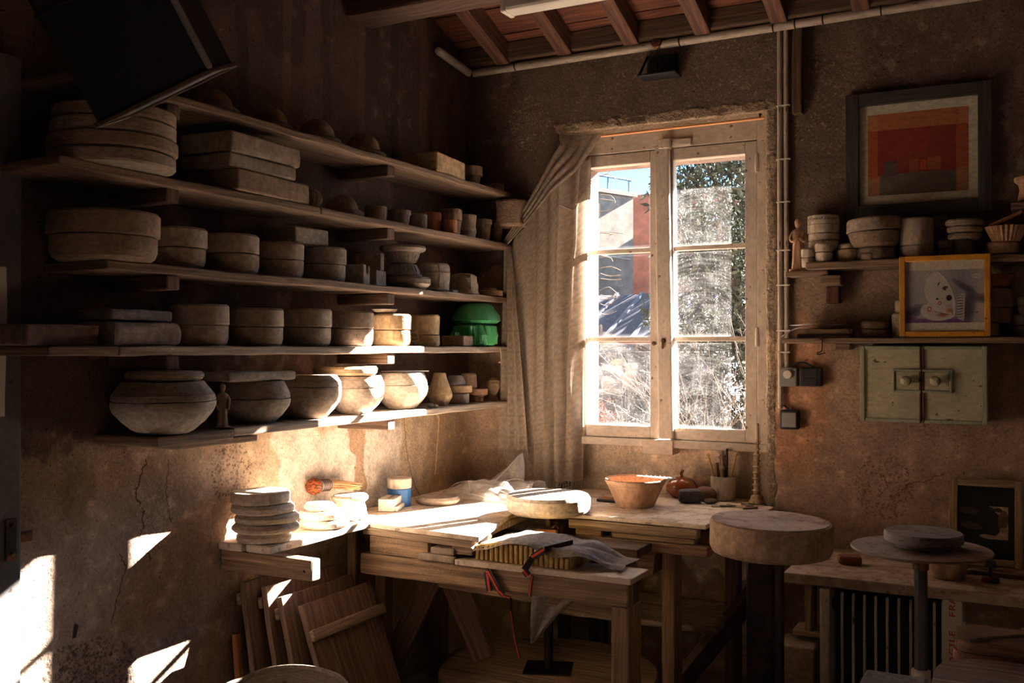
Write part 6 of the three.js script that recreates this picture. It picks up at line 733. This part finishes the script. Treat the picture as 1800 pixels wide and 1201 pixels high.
// lower shelf
solo('thin_book', 'thin dark book lying flat on the lower shelf', 'book', rbox(0.185, 0.012, 0.105, { b: 0.002 }).translate(0, 0.0062, 0), M.bracket, [1.535, Lw, 0.085], 0.05); solo('thin_book', 'pale book lying on the thin dark book', 'book', rbox(0.18, 0.018, 0.10, { b: 0.003 }).translate(0, 0.0092, 0), M.ply, [1.531, Lw + 0.0126, 0.085], 0.05);
[[0.30, 'sheet of white paper on the books, sticking out left', -0.06], [-0.10, 'second white sheet on top of the books', 0.0]].forEach(([a, l, dx], i) => solo('paper_sheet', l, 'paper', sheet(16, 6, (u, v) => [(u - 0.5) * 0.18, 0.0008 + 0.012 * i - (i ? 0 : 0.030) * Math.pow(Math.max(0, 0.38 - u) / 0.38, 1.6) + 0.004 * Math.sin(u * 4) ** 2, (v - 0.5) * 0.11]), std({ color: lin(0.80, 0.78, 0.80), side: THREE.DoubleSide }), [1.505 + dx * 0.6, Lw + 0.0325, 0.092], a * 0.5));
mould('dark low mould between the books and the butterfly frame', 0, 0.058, 0.050, 0.056, { x: 1.702, y: Lw, m: M.mouldDark, group: 'moulds on the lower shelf' });
disc('pale drum half hidden left of the butterfly frame', [1.800, Lw, 0.062], 0.046, 0.085, M.mould, { name: 'drum_mould', cat: 'mould' }); disc('small drum on the half hidden pale drum', [1.803, Lw + 0.0862, 0.062], 0.038, 0.045, M.mould, { name: 'drum_mould', cat: 'mould' }); disc('dark drum behind the butterfly frame', [1.89, Lw, 0.06], 0.036, 0.07, M.mouldDark, { name: 'drum_mould', cat: 'mould' });
disc('wide pale drum at the foot of the butterfly frame, right side', [2.035, Lw, 0.068], 0.062, 0.046, M.clay, { name: 'drum_mould', cat: 'mould' });
mould('tall brown two-part mould right of the butterfly frame', 0, 0.062, 0.048, 0.118, { x: 2.085, y: Lw + 0.0475, m: M.mouldBrown, split: 0.42, group: 'moulds on the lower shelf' }); cup('flower_pot', 'terracotta flowerpot on the tall brown mould', [2.085, Lw + 0.1665, 0.062], 0.040, 0.050, 0.042, M.terra, { cat: 'pot', band: 0.6 });
mould('grey speckled mould at the right end of the lower shelf', 0, 0.066, 0.045, 0.072, { x: 2.178, y: Lw, m: M.mouldGrey, group: 'moulds on the lower shelf' }); mould('pale mould on the grey speckled mould at the right end', 0, 0.066, 0.032, 0.058, { x: 2.180, y: Lw + 0.0735, m: M.mouldPale, group: 'moulds on the lower shelf' });
// ------------------------------------------------------------------ right counter with radiator, turntable
{ const t = thing('side_counter', 'low wooden counter along the wall at the right', 'counter'); part(t, 'plank', move(rbox(1.35, 0.034, 0.245, { b: 0.004, n: [20, 1, 2], amp: 0.002 }), 2.15, 0.553, 0.378), M.counter); part(t, 'plank', move(rbox(1.28, 0.034, 0.235, { b: 0.004, n: [20, 1, 2], amp: 0.002 }), 2.185, 0.5525, 0.133), M.counter); part(t, 'leg', move(rbox(0.03, 0.50, 0.09, { axis: 1 }), 2.27, 0.285, 0.42), M.beam); part(t, 'leg', move(rbox(0.06, 0.50, 0.06, { axis: 1 }), 2.6, 0.285, 0.42), M.beam); part(t, 'hanger_board', move(rbox(0.022, 0.17, 0.10, { axis: 1 }), 1.535, 0.449, 0.36), M.beam); part(t, 'hanger_foot', move(rbox(0.09, 0.018, 0.11), 1.53, 0.355, 0.36), M.beam); part(t, 'leg', move(rbox(0.03, 0.345, 0.03, { axis: 1 }), 1.50, 0.173, 0.28), M.beamDark); part(t, 'side_block', move(rbox(0.09, 0.15, 0.05), 2.35, 0.46, 0.42), M.mouldBrown); }
{ const t = thing('fin_radiator', 'cream finned radiator under the side counter', 'radiator', [0, 0, 0.43]); part(t, 'end_panel', move(rbox(0.030, 0.46, 0.13, { b: 0.006, axis: 1 }), 1.603, 0.30, 0), M.cream); part(t, 'control_panel', move(rbox(0.060, 0.46, 0.13, { b: 0.006, axis: 1 }), 1.976, 0.30, 0), M.cream); for (let k = 0; k < 9; k++) part(t, 'fin', move(rbox(0.0075, 0.44, 0.016, { b: 0.002, axis: 1 }), 1.655 + k * 0.0338, 0.30, 0.05), M.cream); part(t, 'gap_shade', move(rbox(0.34, 0.44, 0.01), 1.785, 0.30, -0.05), M.blackMatt); for (const y of [0.10, 0.47]) part(t, 'header', rod([1.61, y, 0], [1.95, y, 0], 0.018), M.blackMatt); for (const x of [1.63, 1.95]) part(t, 'foot', move(rbox(0.04, 0.07, 0.16), x, 0.035, 0), M.blackMatt);  // black sheet behind the fins stands in for the shade between them
  const tx = canvasTex(256, 1024, (c, w, h) => { c.fillStyle = '#c9bda6'; c.fillRect(0, 0, w, h); c.save(); c.translate(170, h); c.rotate(-Math.PI / 2); c.fillStyle = '#b3261e'; c.font = 'bold 118px sans-serif'; c.fillText('FRAGILE', 244, 0); c.fillText('FRAGILE', 850, 0); c.fillStyle = '#3a302a'; c.fillRect(110, -30, 90, 10); c.fillRect(110, -62, 90, 10); c.restore(); c.strokeStyle = '#b3261e'; c.lineWidth = 8; for (const y of [250, 270, 300]) { c.beginPath(); c.moveTo(190, y); c.lineTo(240, y + 40); c.stroke(); } });
  const tp = part(t, 'warning_tape', new THREE.PlaneGeometry(0.052, 0.30), std({ map: tx, roughness: 0.4 }), 'tape printed FRAGILE in red'); tp.position.set(1.976, 0.385, 0.0656); }
solo('plaster_crate', 'rough pinkish block on the floor left of the radiator', 'block', rbox(0.12, 0.33, 0.15, { b: 0.006, axis: 1, amp: 0.002, n: [2, 4, 2] }).translate(0, 0.166, 0), M.mouldBrown, [1.510, 0, 0.42], 0.0);
solo('clay_scrap', 'dark red scrap of clay on the side counter', 'clay', rough(rbox(0.075, 0.028, 0.05, { b: 0.008, n: [4, 2, 3] }), 0.004, 30, 4).translate(0, 0.0155, 0), chalk(0.34, 0.12, 0.07), [1.645, 0.571, 0.28], 0.3);
cup('terracotta_pot', 'terracotta bowl on the side counter under the turntable', [1.952, 0.571, 0.33], 0.050, 0.066, 0.066, M.terraPale, { cat: 'bowl' });
[[2.06, 0.20, 0.3, 0.16, M.beam, 'wooden tool lying before the framed photograph'], [2.12, 0.26, -0.15, 0.20, M.bracket, 'long dark stick lying on the side counter'], [2.02, 0.235, 0.9, 0.09, M.ply, 'short pale stick on the side counter']].forEach(([x, z, a, l, m, lab]) => solo('wood_stick', lab, 'stick', move(rbox(l, 0.014, 0.018, { b: 0.003 }), 0, 0.0072, 0), m, [x, 0.571, z], a)); solo('small_clamp', 'small iron clamp standing on the side counter', 'clamp', mergeGeometries([rbox(0.05, 0.012, 0.03).translate(0, 0.006, 0), rod([0, 0.01, 0], [0, 0.05, 0], 0.005), rbox(0.03, 0.02, 0.03).translate(0, 0.055, 0)]), M.iron, [2.075, 0.571, 0.34]);
{ const t = thing('banding_wheel', 'tall banding turntable on a thin iron column', 'turntable', [1.934, 0, 0.972]); part(t, 'plate', lathe([[0.0001, 0], [0.150, 0], [0.172, 0.003], [0.174, 0.007], [0.172, 0.010], [0.0001, 0.010]], { seg: 72 }), std({ color: lin(0.46, 0.40, 0.40), map: T.dusty, roughness: 0.7 }), 'wide dusty plate').position.y = 0.766; part(t, 'hub', lathe([[0.0001, 0], [0.020, 0], [0.020, 0.02], [0.026, 0.024], [0.026, 0.046], [0.0001, 0.046]], { seg: 24 }).translate(0, 0.72, 0), std({ color: lin(0.36, 0.28, 0.10), map: T.rust, metalness: 0.4, roughness: 0.5 }), 'brass hub'); part(t, 'column', lathe(DISC(0.0165, 0.34), { seg: 20 }).translate(0, 0.385, 0), std({ color: lin(0.10, 0.095, 0.095), map: T.chalk, metalness: 0.4, roughness: 0.5 })); part(t, 'sleeve', lathe(DISC(0.024, 0.40, 0.004), { seg: 20 }).translate(0, 0.06, 0), M.pipe); for (let k = 0; k < 3; k++) part(t, 'foot', bar([0, 0.09, 0], [0.26 * Math.cos(k * 2.1 + 0.3), 0.012, 0.26 * Math.sin(k * 2.1 + 0.3)], 0.03, 0.02), M.darkIron); }
{ const t = thing('turning_disc', 'blue-stained wooden disc on the banding turntable', 'disc', [1.940, 0.777, 0.965]); part(t, 'lower_disc', lathe(DISC(0.072, 0.014, 0.004), { amp: 0.001 }), M.slate); part(t, 'upper_disc', lathe(DISC(0.098, 0.026, 0.004), { amp: 0.001, seg: 60 }).translate(0, 0.0145, 0), std({ color: lin(0.36, 0.36, 0.40), map: T.dusty, bumpMap: T.chalkB, bumpScale: 0.001 })); }
// low table in the near right corner with boards
{ const t = thing('low_table', 'low table at the lower right corner', 'table', [2.28, 0, 1.44]); part(t, 'top', move(rbox(0.48, 0.03, 0.58, { b: 0.004 }), 0, 0.565, 0), M.beamDark); for (const sx of [-1, 1]) for (const sz of [-1, 1]) part(t, 'leg', move(rbox(0.05, 0.549, 0.05, { axis: 1 }), sx * 0.20, 0.275, sz * 0.25), M.beamDark); }
{ const t = thing('wrapped_boards', 'stack of reddish round-cornered boards wrapped in clear film', 'boards', [2.185, 0.5805, 1.222], -0.10); const s = new THREE.Shape(), w = 0.15, d = 0.082, r = 0.05; s.moveTo(-w + r, -d); s.lineTo(w, -d); s.lineTo(w, d); s.lineTo(-w + r, d); s.quadraticCurveTo(-w, d, -w, d - r); s.lineTo(-w, -d + r); s.quadraticCurveTo(-w, -d, -w + r, -d); const bd = (h, y, k) => boxUV(new THREE.ExtrudeGeometry(s, { depth: h - 0.006, bevelSize: 0.003, bevelThickness: 0.003, curveSegments: 10 }).scale(k, k, 1).rotateX(-Math.PI / 2).translate(0, y + 0.003, 0));
  part(t, 'board', bd(0.026, 0, 1), wood(0.52, 0.29, 0.18)); part(t, 'board', bd(0.026, 0.0265, 0.97), wood(0.56, 0.34, 0.23)); for (const [a, b] of [[[-0.11, 0.056, 0.085], [0.06, 0.057, -0.08]], [[-0.02, 0.057, -0.08], [0.05, 0.056, 0.085]], [[0.05, 0.056, 0.085], [0.14, 0.057, 0.0]]]) part(t, 'film_band', tube([a, [(a[0] + b[0]) / 2, 0.060, (a[2] + b[2]) / 2], b], 0.004, { rad: 6 }), M.cloth, 'twisted band of film'); part(t, 'film', rough(sheet(30, 20, (u, v) => [(u - 0.5) * 0.30, 0.0575 - 0.006 * Math.abs(v - 0.5), (v - 0.5) * 0.165]), 0.0015, 40, 3), M.film); }
{ const t = thing('round_board', 'pale board with rounded corners at the lower right edge', 'board', [2.235, 0.5805, 1.492]); const s = new THREE.Shape(), w = 0.225, d = 0.172, r = 0.13; s.moveTo(-w + r, -d); s.lineTo(w, -d); s.lineTo(w, d); s.lineTo(-w + r, d); s.quadraticCurveTo(-w, d, -w, d - r); s.lineTo(-w, -d + r); s.quadraticCurveTo(-w, -d, -w + r, -d); part(t, 'board', boxUV(new THREE.ExtrudeGeometry(s, { depth: 0.020, bevelSize: 0.003, bevelThickness: 0.003, curveSegments: 20 }).rotateX(-Math.PI / 2).translate(0, 0.003, 0)), wood(0.56, 0.45, 0.40)); }
solo('brick_pier', 'rough pier under the slate slab at the bottom edge', 'pier', rbox(0.12, 0.58, 0.14, { axis: 1, n: [2, 6, 2], amp: 0.002 }).translate(0, 0.29, 0), M.mouldBrown, [1.935, 0, 1.62]);
slab('grey slate slab at the bottom edge left of the pale board', [1.938, 0.581, 1.60], 0.125, 0.024, 0.18, M.slate, { name: 'slate_slab' });
renderer.render(scene, camera);
